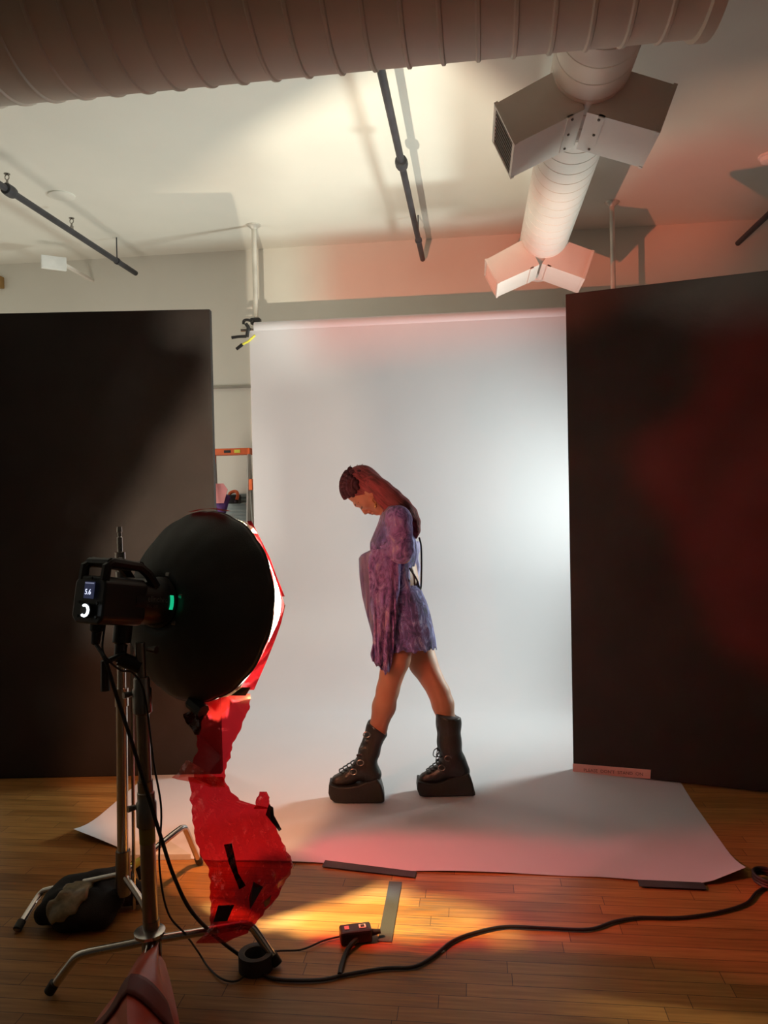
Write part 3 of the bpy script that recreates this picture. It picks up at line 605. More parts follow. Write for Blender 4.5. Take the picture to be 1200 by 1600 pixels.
obj('front_rim', MB().tube(dish_ring(.015, RR + .001) + [dish_ring(.015, RR + .001)[0]], .006, 8, False), M_dish, dt)
obj('seam', MB().tube(spline([L(-.045, .13, .165), L(-.04, .17, .13), L(-.043, .195, .085)], 5), .0016, 6), mat('grey_thread', (.08, .08, .08), .7), dt)
for an in (15, 75, -40): obj('ring_latch', MB().box(L(-.146, .088 * cos(radians(an)), .088 * sin(radians(an))), .02, .018, .014, A_T, P_H, Q_T), M_olddark, dt, smooth=False, bevel=.003)

# red gel torn over the dish, plus tints and black blocks added to shape light, laid out by the direction of the light through them
def inside(pt, poly):
    x, y = pt; r = False; j = len(poly) - 1
    for i in range(len(poly)):
        if (poly[i][1] > y) != (poly[j][1] > y) and x < (poly[j][0] - poly[i][0]) * (y - poly[i][1]) / (poly[j][1] - poly[i][1]) + poly[i][0]: r = not r
        j = i
    return r
WCL = [(44, 16), (60, 20), (80, 14), (80, -14), (60, -20), (44, -16)]
BLK = [[(9, 41), (22, 39), (40, 36), (95, 36), (95, 75), (9, 75)], [(-90, 36), (-35, 36), (-38, 31), (-46, 20), (-56, 4), (-59, -12), (-62, -26), (-66, -60), (-90, -60)], [(13, 27), (14, 15), (24, 13), (30, 17), (30, 24), (24, 28)], [(-2, -46), (14, -41), (34, -31), (36, -24), (18, -27), (-3, -38)], [(-13, -57), (-2, -57), (12, -57), (28, -53), (31, -60), (29, -80), (-13, -80)], [(60, -44), (61, -37), (66, -30), (100, -18), (100, -80), (28, -80), (40, -71), (54, -66.5), (59, -57)]]  # black areas added to block strobe light, no tape known there
ZONES = [('white_cloth', WCL)] + [('black_tape_or_block', b) for b in BLK] + [
    ('added_amber_gel', [(30, -66), (34, -56), (40, -51), (46, -49), (54, -46), (60, -45.5), (58, -57), (54, -66), (40, -70)]),
    ('red_gel', [(42, 15), (90, 13), (90, 34), (42, 30)]), ('red_gel', [(44, -16), (60, -20), (90, -14), (90, -30), (50, -28)]),
    ('lower_red_gel', [(-2, -50), (14, -44), (34, -34), (40, -22), (62, -19), (72, -34), (74, -44), (59, -47), (52, -44), (38, -52), (12, -58), (-4, -57)]),
    ('added_pink_gel', [(-28, 32), (-10, 31), (5, 33), (14, 36), (22, 34), (24, 28), (13, 22), (-28, 22)]),
    ('red_gel', [(21, 19), (30, 24), (42, 20), (40, 0), (36, -12), (31, -9), (27, 2), (23, 12)]),
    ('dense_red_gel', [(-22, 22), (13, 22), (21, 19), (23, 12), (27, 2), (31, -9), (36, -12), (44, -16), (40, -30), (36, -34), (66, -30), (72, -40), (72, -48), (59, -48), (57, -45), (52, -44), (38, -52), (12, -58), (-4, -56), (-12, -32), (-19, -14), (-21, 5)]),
    ('added_orange_gel', [(-70, -14), (-13, -14), (-12, -32), (-2, -50), (0, -60), (-13, -78), (-70, -78)]),
    ('added_smoke_gel', [(8, 36), (14, 37), (22, 34), (24, 28), (44, 30), (60, 30), (60, 60), (8, 60)]),
    ('added_grey_gel', [(-64, -14), (-64, 6), (-36, 36), (-35, 20), (-36, -14)]),
    ('added_grey_gel', [(-75, 37), (-33, 37), (-30, 44), (-34, 62), (-75, 62)]),
    ('added_pale_gel', [(-34, 21), (-22, 22), (-21, 5), (-19, -14), (-36, -14)])]
GMAT = {'added_grey_gel': M_veilgel, 'white_cloth': M_whitecloth, 'lower_red_gel': M_lowred, 'red_gel': M_red, 'dense_red_gel': M_redden, 'added_pink_gel': M_pinkgel, 'added_amber_gel': M_amber, 'added_orange_gel': M_orange, 'added_pale_gel': M_pale, 'added_smoke_gel': M_smoke, 'black_tape_or_block': M_tape}
def tent(al, e):
    d = (A_H * cos(radians(al)) + P_H * sin(radians(al))) * cos(radians(e)) + ZZ * sin(radians(e)); w, p, q = d @ A_T, d @ P_H, d @ Q_T; lo, hi = .0, 1.2
    def g(t):
        ww, pp, qq = -BW + t * w, -BP + t * p, t * q; k = (ww - .02) / .30
        return sqrt((pp - .11 * k) ** 2 + (qq - .015 * k) ** 2) - .305 * (1 - k) if ww > .02 else sqrt(pp * pp + qq * qq) - .305
    for _ in range(26):
        mdl = (lo + hi) / 2
        if g(mdl) > 0: hi = mdl
        else: lo = mdl
    s = hi; pt = BULB + d * s; wl = (pt - DISH) @ A_T; return pt, wl
gt = thing('gel_sheet', 'torn red gel tented over the open front of the round dish, with added tints and light blocks', 'lighting gel', DISH)
parts = {k: [] for k in GMAT}; st_ = 1.5; cache = {}
pieces = [(k, MB(), b) for k, b in ZONES]
def tv(i, j):
    if (i, j) not in cache: cache[i, j] = tent(i * st_, j * st_)
    return cache[i, j]
for i in range(-48, 48):
    for j in range(-50, 42):
        c = ((i + .5) * st_, (j + .5) * st_); hit = next((pc for pc in pieces if inside(c, pc[2])), None)
        if hit is None: continue
        qd = [tv(i, j), tv(i + 1, j), tv(i + 1, j + 1), tv(i, j + 1)]
        if min(k[1] for k in qd) < .018: continue
        hit[1].add([k[0] for k in qd], [(0, 1, 2, 3)])
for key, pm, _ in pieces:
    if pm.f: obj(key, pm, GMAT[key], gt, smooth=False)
# straps of red gel running from the rim to the peak, as seen at the right of the dish
pk = L(.322, .112, .015)
def strap(name, rows):
    vs = [r[0] for r in rows]; G = []
    for v in np.linspace(vs[0], vs[-1], 24):
        l, r = np.interp(v, vs, [q[1] for q in rows]), np.interp(v, vs, [q[2] for q in rows]); dp = 2.66 - .24 * abs(v - 940) / 138
        G.append([atd(l + (r - l) * k / 4, v, dp + .006 * sin(v * .15 + k)) for k in range(5)])
    obj(name, MB().grid(G), M_hangup, gt)
strap('upper_strap', [(814, 386, 393), (840, 399, 406), (870, 413, 421), (905, 424, 434), (932, 438, 445)])
strap('lower_strap', [(945, 441, 446), (975, 430, 439), (1000, 420, 430), (1030, 405, 418), (1055, 390, 407), (1078, 373, 397)])
for p0_, q0_, p1_, q1_ in ((.11, .278, .185, .236), (.10, -.280, .175, -.240)):
    obj('diffuser_scrap', MB().grid([[L(.016 + .035 * b_, p0_ + (p1_ - p0_) * a_, q0_ + (q1_ - q0_) * a_ * a_) for b_ in np.linspace(0, 1, 4)] for a_ in np.linspace(0, 1, 7)]), M_whitecloth, gt, label='white cloth scrap')
obj('gel_tab', MB().grid([[L(.012 - .03 * b_, -.06 + .16 * a_, .304 + .010 * sin(a_ * 3.1) - .006 * b_) for b_ in (0, .5, 1)] for a_ in np.linspace(0, 1, 8)]), M_red, gt)

# the torn red sheet hanging below
hs = thing('gel_sheet', 'large crumpled red gel sheet with black tape scraps hanging below the round dish', 'lighting gel', L(0, 0, -.5))
def dep(v): return 2.35 - .20 * min(1, max(0, (v - 1090) / 370))
def crumple(u, v): return .03 * abs(sin(u * .045 + v * .02 + .6)) + .022 * abs(sin(u * .03 - v * .05)) + .014 * abs(sin(u * .10 + v * .09 + 2)) + .010 * sin(u * .11 + v * .035) + .014 * sin(u * .23 - v * .06 + 1) + .012 * sin(v * .10 + u * .03) + .008 * sin(u * .4 + v * .31)
def sheet(rows, nc=26, step=4., dofs=0., calm=1.):
    vs = [r[0] for r in rows]; G = []
    for v in np.arange(vs[0], vs[-1] + .1, step):
        l, r = np.interp(v, vs, [q[1] for q in rows]), np.interp(v, vs, [q[2] for q in rows]); l += .8 * sin(v * .21) + .9 * sin(v * .37 + 1) + .4 * sin(v * 1.3); r += 1.3 * sin(v * .17 + 2) + .9 * sin(v * .41) + .5 * sin(v * 1.1)
        G.append([atd(l + (r - l) * k / nc, v, dep(v) + dofs + (crumple(l + (r - l) * k / nc, v) if calm == 1 else .055 * abs(sin((l + (r - l) * k / nc) * .024 + v * .016 + 1)) + .03 * abs(sin((l + (r - l) * k / nc) * .03 - v * .03)))) for k in range(nc + 1)])
    return MB().grid(G)
obj('upper_piece', sheet([(1084, 320, 393), (1100, 320, 390), (1112, 312, 387), (1130, 307, 380), (1150, 307, 370), (1170, 309, 362), (1185, 303, 358), (1200, 299, 354), (1216, 305, 350), (1228, 330, 349)], 26, 4., 0., .6), M_hangup, hs, angle=70)
obj('lower_piece', sheet([(1214, 295, 346), (1222, 296, 352), (1235, 298, 361), (1250, 298, 374), (1258, 299, 398), (1262, 299, 419), (1290, 302, 428), (1310, 305, 440), (1330, 311, 447), (1345, 318, 459), (1355, 325, 457), (1372, 328, 449), (1390, 328, 440), (1410, 329, 427), (1430, 329, 410), (1445, 327, 396), (1458, 322, 388), (1468, 310, 362), (1477, 303, 342)], 36), M_hang, hs, angle=70)
obj('torn_tab', sheet([(1237, 405, 419), (1248, 402, 420), (1264, 396, 421)], 6, 3., -.004), M_hang, hs)
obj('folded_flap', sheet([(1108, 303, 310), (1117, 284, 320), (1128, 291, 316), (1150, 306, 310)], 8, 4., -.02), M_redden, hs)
obj('clear_fold', sheet([(1188, 291, 296), (1198, 284, 312), (1210, 275, 330), (1216, 268, 340), (1222, 300, 350), (1232, 338, 352)], 14, 3., -.03), gel('clear_pink_gel', (.95, .30, .26), .16, .22), hs)
def scrap(name, poly, m, d=-.006):
    P = [atd(u, v, dep(v) + crumple(u, v) + d) for u, v in poly]; obj(name, MB().prism(P, F0 * .001), m, hs, smooth=False)
scrap('black_tape_or_block', [(341, 1415), (366, 1414), (355, 1439), (333, 1441)], M_tape, -.012); scrap('black_tape_or_block', [(396, 1378), (411, 1386), (391, 1421), (389, 1404)], M_tape, -.012)
scrap('black_tape_or_block', [(415, 1273), (420, 1257), (427, 1262), (428, 1274), (440, 1296), (436, 1299), (424, 1284)], M_tape, -.014); scrap('black_tape_or_block', [(350, 1320), (362, 1318), (372, 1364), (384, 1384), (374, 1390), (358, 1350)], M_redden, -.012)
scrap('black_tape_or_block', [(412, 1410), (424, 1398), (421, 1412), (414, 1418)], M_tape, -.012)
scrap('grey_tape', [(378, 1074), (392, 1074), (384, 1087), (360, 1087), (362, 1078)], mat('dirty_tape', (.22, .20, .11), .6), -.01)
obj('hanging_cord', MB().tube([L(.0, .02, -.30), atd(318, 1112, 2.36)], .022, 8), M_dish, hs)

# ------------------------------------------------------------------ sandbags
hub2 = col(hz); b0 = np.array([hub2[0], hub2[1], 0])
sec = []
for (d_, u_, v_, hw, sag) in ((2.175, 240, 1474, .018, .05), (2.10, 231, 1488, .05, .09), (2.0, 219, 1512, .09, .13), (1.9, 208, 1540, .125, .19), (1.78, 201, 1590, .15, .235), (1.66, 200, 1650, .15, .24), (1.58, 203, 1705, .13, .20)):
    p = atd(u_, v_, d_); row = []
    for k in np.linspace(-1, 1, 25):
        x_ = hw * (abs(k) ** .85) * (1 if k > 0 else -1) * 1.1 + .012 * sin(k * 7 + d_ * 9); z_ = max(.012, p[2] - sag * abs(k) ** 1.25 + .006 * sin(k * 11)); row.append(p + R0 * x_ + ZZ * (z_ - p[2]))
    for k in np.linspace(1, -1, 15)[1:-1]:
        x_ = hw * .8 * k; row.append(p + R0 * x_ + ZZ * (max(.006, p[2] - sag * (abs(k) ** 1.1) - .055 * (1 - abs(k) * .3) - .0) - p[2] - 0))
    sec.append(row)
sb = thing('sandbag', 'shiny brick red saddle sandbag draped over the front stand leg', 'sandbag', atd(205, 1600, 1.78) * [1, 1, 0])
G = np.array(sec); fine = []
for j in range(G.shape[1]): fine.append(spline(list(G[:, j]), 6))
G2 = np.transpose(np.array(fine), (1, 0, 2)); mb = MB().grid(G2, close=True); nn = G2.shape[1]; mb.f += [tuple(range(nn))[::-1], tuple(range((G2.shape[0] - 1) * nn, G2.shape[0] * nn))]; mb.mi += [0, 0]
obj('bag', mb, M_brick, sb, angle=60)
sg = np.array([[G2[i, j] + (ZZ * .006 - F0 * .003) for j in range(0, 25)] for i in range(15, 21)]); obj('strap', MB().grid(sg), M_brickdk, sb, solid=.004)
# black sandbag at the left
c = atz(105, 1464, 0); c2 = atz(180, 1430, 0)
bag_p = [rc(c + R0 * -.06 + F0 * .10 + ZZ * .055, c + R0 * .075 + F0 * .09 + ZZ * .055, .065, .062, .03), rc(c + R0 * -.02 + F0 * .04 + ZZ * .045, c + R0 * .09 + F0 * .05 + ZZ * .045, .048, .045, .03), rc(c + R0 * -.05 + F0 * .15 + ZZ * .085, c + R0 * .05 + F0 * .15 + ZZ * .10, .045, .042, .03), rc(c + R0 * .05 + F0 * .16 + ZZ * .095, c2 + F0 * .1 + ZZ * .095, .04, .035, .03),
         rc(c2 + R0 * -.02 + F0 * .05 + ZZ * .06, c2 + R0 * .045 + F0 * .06 + ZZ * .05, .055, .04, .03), rc(c2 + R0 * .04 + F0 * .05 + ZZ * .04, c2 + R0 * .075 + F0 * .04 + ZZ * .03, .03, .012, .02)]
bag_p += [el(c + R0 * (-.10 + .03 * i) + F0 * (.045 + .01 * (i % 3)) + ZZ * (.05 + .02 * ((i * 7) % 3)), (.03, .02, .035), None, .02) for i in range(9)]
t = thing('sandbag', 'black sandbag with a tan window slumped on the floor at the left', 'sandbag', c)
lowz = lambda p: .003 - p[..., 2]
obj('bag', sdf_mesh(bag_p, .009, cut=lowz), M_blackcloth, t, angle=80)
wc = atd(100, 1415, 2.52); infl = [(*p[:3], p[3] + .006, p[4] + .006, p[5]) if p[0] == 'rc' else (p[0], p[1], tuple(x + .006 for x in p[2]), None, p[4]) for p in bag_p]
wm = np.array([R0, F0, ZZ])
dm = R0 * .90 + ZZ * .43
def wcut(p):
    q = p - wc; a_ = q @ (R0 * .90 + ZZ * .43); b_ = q @ (ZZ * .90 - R0 * .43); f_ = q @ F0
    return np.maximum((np.sqrt((a_ / .072) ** 2 + (b_ / .036) ** 2 + .0) - 1) * .04 + .004 * np.sin(a_ * 160), np.abs(f_) - .09)
obj('window', sdf_mesh(infl, .006, cut=wcut), M_sand, t, angle=80, label='tan clear window')
obj('handle', MB().tube(spline([c2 + R0 * .01 + F0 * .1 + ZZ * .10, c2 + R0 * .04 + F0 * .1 + ZZ * .135, c2 + R0 * .065 + F0 * .09 + ZZ * .08], 6), .009, 8), M_blackcloth, t)

# ------------------------------------------------------------------ cables and small floor things
def gz(u, v, z=.007): return atz(u, v, z)
pts = [L(-.37, 0, -.075), L(-.37, 0, -.12), atd(164, 1030, 2.08), atd(183, 1090, 2.08), atd(206, 1160, 2.08), atd(232, 1245, 2.08), atd(252, 1310, 2.09), atd(272, 1370, 2.11), atd(300, 1425, 2.16), atd(345, 1470, 2.28), gz(386, 1501), gz(410, 1522), gz(440, 1531), gz(500, 1531), gz(540, 1523), gz(600, 1513), gz(645, 1511), gz(675, 1496), gz(705, 1472), gz(740, 1458), gz(790, 1448), gz(850, 1450), gz(920, 1452), gz(960, 1440), gz(1000, 1434), gz(1060, 1434), gz(1120, 1426), gz(1165, 1412), gz(1185, 1392), gz(1215, 1380)]
t = thing('power_cable', 'long thick black cable from the strobe snaking across the planks to the right', 'cable', gz(500, 1531))
obj('cord', MB().tube([n if n[2] > .0065 else np.array([n[0], n[1], .0065]) for n in spline(pts, 7)], .0056, 8), M_rubber, t)
obj('plug', MB().lathe(L(-.37, 0, -.068), -Q_T, [(0, .020), (.02, .020), (.024, .014), (.055, .012), (.06, .006)], 14), M_rubber, t)
c = gz(1200, 1381, .008); coil = [c + R0 * .045 * cos(a_) + F0 * .06 * sin(a_) + ZZ * (.006 + .003 * k / 6) for k, a_ in enumerate(np.linspace(0, 5.6 * pi, 60))]
tag(obj('cable_coil', MB().tube(coil, .0055, 8), M_rubber, at=c), 'small loop of black cable at the right edge beside the paper corner', 'cable coil')
pts = [L(-.37, .03, -.07), L(-.37, .03, -.13), atd(166, 1028, 2.07), atd(188, 1047, 2.11), atd(208, 1052, 2.15), atd(226, 1085, 2.17), atd(240, 1190, 2.165), atd(252, 1265, 2.16), atd(249, 1350, 2.16), atd(262, 1425, 2.18), atd(290, 1460, 2.23), atd(310, 1488, 2.33), gz(326, 1512), gz(348, 1530), gz(372, 1532), gz(395, 1512), gz(425, 1488), gz(470, 1484), gz(505, 1470), gz(532, 1463)]
tag(obj('sync_cable', MB().tube([n if n[2] > .0035 else np.array([n[0], n[1], .0035]) for n in spline(pts, 7)], .0030, 7), M_rubber, at=gz(345, 1529)), 'thin black cable hanging from the strobe to the small adapter', 'cable')
# adapter
a0, a1 = gz(531, 1458, .03), gz(580, 1452, .03); ex = (a1 - a0); ln = np.linalg.norm(ex); ex /= ln; ey = np.array([-ex[1], ex[0], 0]); c = (a0 + a1) / 2 + ey * .0
t = thing('power_adapter', 'small black power adapter with sockets lying on the lit planks', 'adapter', [c[0], c[1], 0])
obj('body', MB().box([c[0], c[1], .0225], ln, .055, .042, ex, ey), M_black, t, smooth=False, bevel=.007)
for k, s_ in ((-.28, .014), (.22, .022)): obj('socket', MB().box(np.array([c[0], c[1], .044]) + ex * ln * k, s_, .020, .002, ex, ey), mat('pale_print', (.55, .55, .55), .5), t, smooth=False)
obj('socket_hole', MB().box(np.array([c[0], c[1], .0455]) + ex * ln * .22, .012, .011, .002, ex, ey), M_black, t, smooth=False)
obj('strain_relief', MB().tube([np.array([c[0], c[1], .02]) + ex * ln * .45, np.array([c[0], c[1], .02]) + ex * (ln * .5 + .03)], [.012, .007], 10), M_rubber, t)
pts = [np.array([c[0], c[1], .018]) - ey * .025, gz(548, 1477, .016), gz(540, 1490), gz(534, 1508), gz(531, 1523, .009)]
obj('short_lead', MB().tube(spline(pts, 6), .008, 8), M_rubber, t)
# roll of tape
c = atz(400, 1513, 0); t = thing('tape_roll', 'roll of black gaffer tape standing by the front stand foot', 'tape', c)
obj('tape_ring', MB().lathe(c, (0, 0, 1), [(0, .036), (0, .052), (.05, .052), (.05, .036), (0, .036)], 36, cap=False), M_tape, t, angle=30)
obj('core', MB().lathe(c, (0, 0, 1), [(.001, .033), (.001, .036), (.049, .036), (.049, .033), (.001, .033)], 36, cap=False), mat('card_core', (.10, .09, .08), .7), t, angle=30)
obj('tape_side', MB().lathe(c, (0, 0, 1), [(.0, .034), (.004, .033)], 30), M_tape, t)

# ------------------------------------------------------------------ the model
PD = 3.65; PO = atd(628, 1250, PD); PO[2] = 0
def Q(u, v, b=0.): p = atd(u, v, PD + b); return np.array([(p - PO) @ R0, b, p[2]])
PX = PD / FPX
person = thing('person', 'person in a purple dress with long red hair, looking down, on platform boots', 'person', PO, rz=PSI)
UH = np.array([-.857, 0, .518]); FH = np.array([-.518, 0, -.857]); BH = np.array([0, 1., 0]); HC = Q(565, 768, 0)
def Hd(u, f, b=0.): return HC + UH * u + FH * f + BH * b
HM = np.array([UH, FH, BH])
near, far = -.085, .085
sole_L = min(Q(600, 1251, near)[2], 9); sole_R = Q(740, 1245, far)[2]
prims = [el(Q(637, 950), (.078, .125, .085), None, .05), rc(Q(634, 930), Q(628, 890), .072, .066, .05), el(Q(626, 898), (.060, .122, .09), None, .05), el(Q(620, 850), (.085, .135, .10), None, .05), el(Q(620, 815), (.075, .150, .06), None, .05),
         el(Q(600, 848, -.06), (.045, .05, .05), None, .03), el(Q(600, 848, .06), (.045, .05, .05), None, .03), rc(Q(625, 808, -.13), Q(625, 808, .13), .045, .045, .04), rc(Q(620, 808), Q(598, 782), .052, .046, .03)]
for S in ([(634, 962, .068, -.085), (618, 1030, .066, -.08), (606, 1078, .0505, -.07), (600, 1104, .0525, -.066), (590, 1140, .040, -.062), (578, 1180, .032, -.06), (571, 1204, .034, -.06)],
          [(646, 962, .068, .085), (661, 1036, .066, .065), (686, 1082, .050, .04), (692, 1100, .0505, .032), (698, 1128, .042, .02), (704, 1175, .032, .005), (710, 1202, .034, 0.)]):
    for (u0, v0, r0, b0_), (u1, v1, r1, b1_) in zip(S[:-1], S[1:]): prims.append(rc(Q(u0, v0, b0_), Q(u1, v1, b1_), r0, r1, .02))
    u, v, r, b = S[-1]; prims.append(rc(Q(u, v + 2, b), Q(u - 30, v + 4, b), .028, .020, .02))
for sg, sh, elb, wr_ in ((-1, (622, 806), (630, 868), (603, 868)), (1, (618, 806), (624, 872), (603, 872))):
    prims += [rc(Q(*sh, sg * .155), Q(*elb, sg * .175), .043, .034, .02), rc(Q(*elb, sg * .175), Q(*wr_, sg * .055), .034, .024, .015)]
    w0 = Q(*wr_, sg * .055); k0 = w0 + [-.045, -sg * .055, .0 if sg < 0 else -.01]; prims.append(rc(w0, k0, .023, .026, .012))
    ac = np.array([.35, 0, 1.]) / 1.06; dd = (k0 - w0) / np.linalg.norm(k0 - w0)
    for i, (o_, ln_) in enumerate(((.026, .062), (.009, .072), (-.009, .067), (-.025, .052))):
        a_ = k0 + ac * o_; m_ = a_ + dd * ln_ * .5 + [-.008, 0, 0]; e_ = m_ + (dd * .25 + np.array([.8, 0, -.1])) * ln_ * .45
        prims += [rc(a_, m_, .0095, .0085, .004), rc(m_, e_, .0085, .0075, .004)]
    tb_ = w0 + dd * .02 + ac * .02; prims += [rc(tb_, tb_ + ac * .03 + dd * .02, .011, .0095, .006), rc(tb_ + ac * .03 + dd * .02, tb_ + ac * .038 + dd * .045, .0095, .0085, .004)]
prims += [el(Hd(.018, -.022), (.080, .086, .070), HM, .02), el(Hd(-.040, .020), (.068, .046, .056), HM, .02), rc(Hd(-.06, -.005, -.045), Hd(-.106, .040, -.008), .022, .016, .02), rc(Hd(-.06, -.005, .045), Hd(-.106, .040, .008), .022, .016, .02), el(Hd(-.111, .048), (.014, .015, .017), HM, .012),
          rc(Hd(-.028, .062), Hd(-.066, .078), .0075, .0095, .008), el(Hd(-.070, .072, -.011), (.007, .008, .007), HM, .006), el(Hd(-.070, .072, .011), (.007, .008, .007), HM, .006), rc(Hd(-.012, .052, -.034), Hd(-.010, .062, 0), .014, .012, .012), rc(Hd(-.012, .052, .034), Hd(-.010, .062, 0), .014, .012, .012),
          el(Hd(-.080, .064), (.008, .010, .019), HM, .005), el(Hd(-.086, .066), (.006, .008, .019), HM, .004), el(Hd(-.097, .062), (.0075, .009, .017), HM, .004), el(Hd(-.045, .042, -.04), (.02, .018, .018), HM, .014), el(Hd(-.045, .042, .04), (.02, .018, .018), HM, .014)]
for sg in (-1, 1): prims += [el(Hd(-.032, .056, sg * .031), (.010, .012, .015), HM, .004), el(Hd(-.034, -.016, sg * .068), (.032, .019, .010), HM, .005), el(Hd(-.058, -.008, sg * .066), (.012, .010, .009), HM, .005)]
subs = [el(Hd(-.030, .078, sg * .030), (.013, .016, .017), HM, .008) for sg in (-1, 1)] + [el(Hd(-.032, -.015, sg * .080), (.020, .011, .006), HM, .004) for sg in (-1, 1)] + [el(Hd(-.0915, .074), (.0018, .006, .016), HM, .002)]
obj('body', sdf_mesh(prims, .0042, subs), M_skin, person, local=True, angle=180)
for sg in (-1, 1):
    obj('eyebrow', MB().tube(spline([Hd(-.010, .072, sg * .012), Hd(-.006, .066, sg * .03), Hd(-.014, .050, sg * .050)], 4), [.0028] * 4 + [.0026] * 3 + [.0015] * 2, 6), M_hairdark, person, local=True)
    obj('eyelashes', MB().tube(spline([Hd(-.038, .064, sg * .016), Hd(-.042, .070, sg * .030), Hd(-.038, .060, sg * .046)], 4), .0024, 6), M_hairdark, person, local=True)
obj('lips', sdf_mesh([el(Hd(-.0865, .0680), (.0052, .0075, .0165), HM, .003), el(Hd(-.0970, .0640), (.006, .0085, .0150), HM, .003)], .003), mat('dark_rose_lips', (.34, .08, .07), .4), person, local=True)
# earring: a hoop with a drop
ec = Hd(-.070, -.004, -.078); obj('earring', MB().tube([ec + [.0, 0, 0] + np.array([cos(a_) * .013, 0, sin(a_) * .013]) + [.004, 0, -.008] for a_ in np.linspace(0, 2 * pi, 18)], .0022, 6).lathe(ec + [.004, 0, -.048], (0, 0, 1), [(0, .003), (.008, .007), (.02, .006), (.028, .002)], 10), M_gold, person, local=True)
# hair
hp = [el(Hd(.020, -.026), (.088, .096, .080), HM, .02)]
for b in (-.055, 0, .055):
    ch = [(583, 756, .050), (598, 766, .044), (613, 778, .043), (628, 790, .039), (640, 803, .035), (647, 816, .028), (650, 829, .018), (650, 840, .007)]
    for (u0, v0, r0), (u1, v1, r1) in zip(ch[:-1], ch[1:]): hp.append(rc(Q(u0, v0, b), Q(u1, v1, b * 1.1), r0 * (1 if b == 0 else .92), r1, .02))
for sg in (-1, 1): hp += [rc(Q(588, 766, sg * .052), Q(604, 783, sg * .075), .036, .034, .02), rc(Q(604, 780, sg * .075), Q(634, 797, sg * .085), .034, .030, .02), rc(Q(634, 797, sg * .085), Q(649, 828, sg * .07), .028, .010, .02)]
hp += [rc(Q(590, 768, -.055), Q(604, 796, -.075), .030, .022, .02), rc(Q(590, 768, .055), Q(604, 796, .075), .030, .022, .02)]
def hcut(p):
    q = p - HC; u, f = q @ UH, q @ FH; g = (u + .027) - (f + .002) * 1.17; T = np.interp(u, [-.135, -.067, -.04], [.024, .0, -.033]); return np.minimum(np.minimum(-g * .65, f - T), .16 - np.linalg.norm(q, axis=-1))
obj('hair', sdf_mesh(hp, .005, cut=hcut), M_hair, person, local=True, angle=180)
tw = []; rr = random.Random(5); hc_ = Hd(.020, -.026)
for li, lam in enumerate(range(-78, 79, 13)):
    for fi, ph in enumerate(range(4, 104, 6)):
        la, pa = radians(lam), radians(ph); u_, f_ = .087 * sin(pa) * cos(la), .095 * cos(pa) * cos(la)
        if (u_ + .020 + .027) - (f_ - .026 + .002) * 1.17 < .004: continue
        tw.append(el(hc_ + (UH * u_ + FH * f_ + BH * (.079 * sin(la))) * 1.05 + BH * .003 * (-1) ** fi, (.0105, .0105, .0075), HM, .002))
tw += [el(Q(547, 733, b), (.013, .014, .013), None, .005) for b in (-.015, .005)]
tw += [el(Q(549 + rr.uniform(-4, 5), 736 + rr.uniform(-2, 4), b), (.014, .015, .014), None, .004) for b in (-.045, -.025, -.005, .015, .035)] + [el(Q(557 + rr.uniform(-3, 5), 738 + rr.uniform(-1, 4), b), (.013, .014, .012), None, .004) for b in (-.05, -.02, .01, .04)]
obj('hair_twists', sdf_mesh(tw, .0033), mat('dark_plum_hair', (.040, .012, .018), .85, var=.5, scale=40, bump=.6, spec=.12), person, local=True, angle=180)
fl = MB()
for a_, b_, c_ in (((548, 734), (547, 729), (548, 727)), ((558, 733), (562, 729), (567, 725)), ((560, 733), (566, 729), (571, 727)), ((555, 733), (556, 729), (559, 726)), ((545, 738), (543, 734), (544, 731))): fl.tube(spline([Q(*a_), Q(*b_), Q(*c_)], 4), .0013, 5)
obj('flyaway_hairs', fl, M_hair, person, local=True)
# dress
DROWS = [(789, 608, 626, .075), (792, 603, 631, .135), (798, 599, 636, .165), (806, 595, 640, .176), (818, 591, 643, .174), (832, 585, 646, .165), (848, 579, 650, .158), (860, 579, 652, .152), (872, 585, 651, .145), (885, 592, 648, .138), (900, 597, 648, .138), (912, 598, 653, .143), (924, 597, 659, .152), (940, 596, 666, .162), (958, 595, 671, .168), (980, 594, 676, .172), (1000, 592, 679, .176), (1019, 590, 681, .180)]
vs = [r[0] for r in DROWS]; NT = 84; G = []
vv = list(np.arange(789, 1019, 3.)) + [1019]
for v in vv:
    l, r, hb = (np.interp(v, vs, [q[i] for q in DROWS]) for i in (1, 2, 3)); row = []; hem = max(0, (v - 905) / 115)
    for k in range(NT):
        th = 2 * pi * k / NT; ca, sa = cos(th), sin(th); c_, s_ = math.copysign(abs(ca) ** .8, ca), math.copysign(abs(sa) ** .9, sa)
        wr2 = 1 + hem * (.022 * sin(th * 9 + v * .02) + .015 * sin(th * 17 - v * .05)) + .008 * sin(th * 6 + v * .12)
        dv = 0 if v < 1010 else (1.5 * sin(th * 31) + 2. * sin(th * 13 + 1)) * (v - 1010) / 9 + (-11 * max(0, c_) ** 3) * (v - 1010) / 9 * .6
        row.append(Q((l + r) / 2 + (r - l) / 2 * c_ * wr2, v + dv, hb * s_ * wr2))
    G.append(row)
G = np.array(G); mb = MB().grid(G, close=True)
keep = [i for i, f_ in enumerate(mb.f) if not (lambda c_: c_[1] < -.05 and Q(622, 0, c_[1])[0] < c_[0] < Q(641, 0, c_[1])[0] and Q(620, 912, 0)[2] < c_[2] < Q(620, 884, 0)[2])(np.mean([mb.v[j] for j in f_], 0))]
mb.f = [mb.f[i] for i in keep]; mb.mi = [0] * len(mb.f)
obj('dress', mb, M_dress, person, local=True, solid=.004, angle=180)
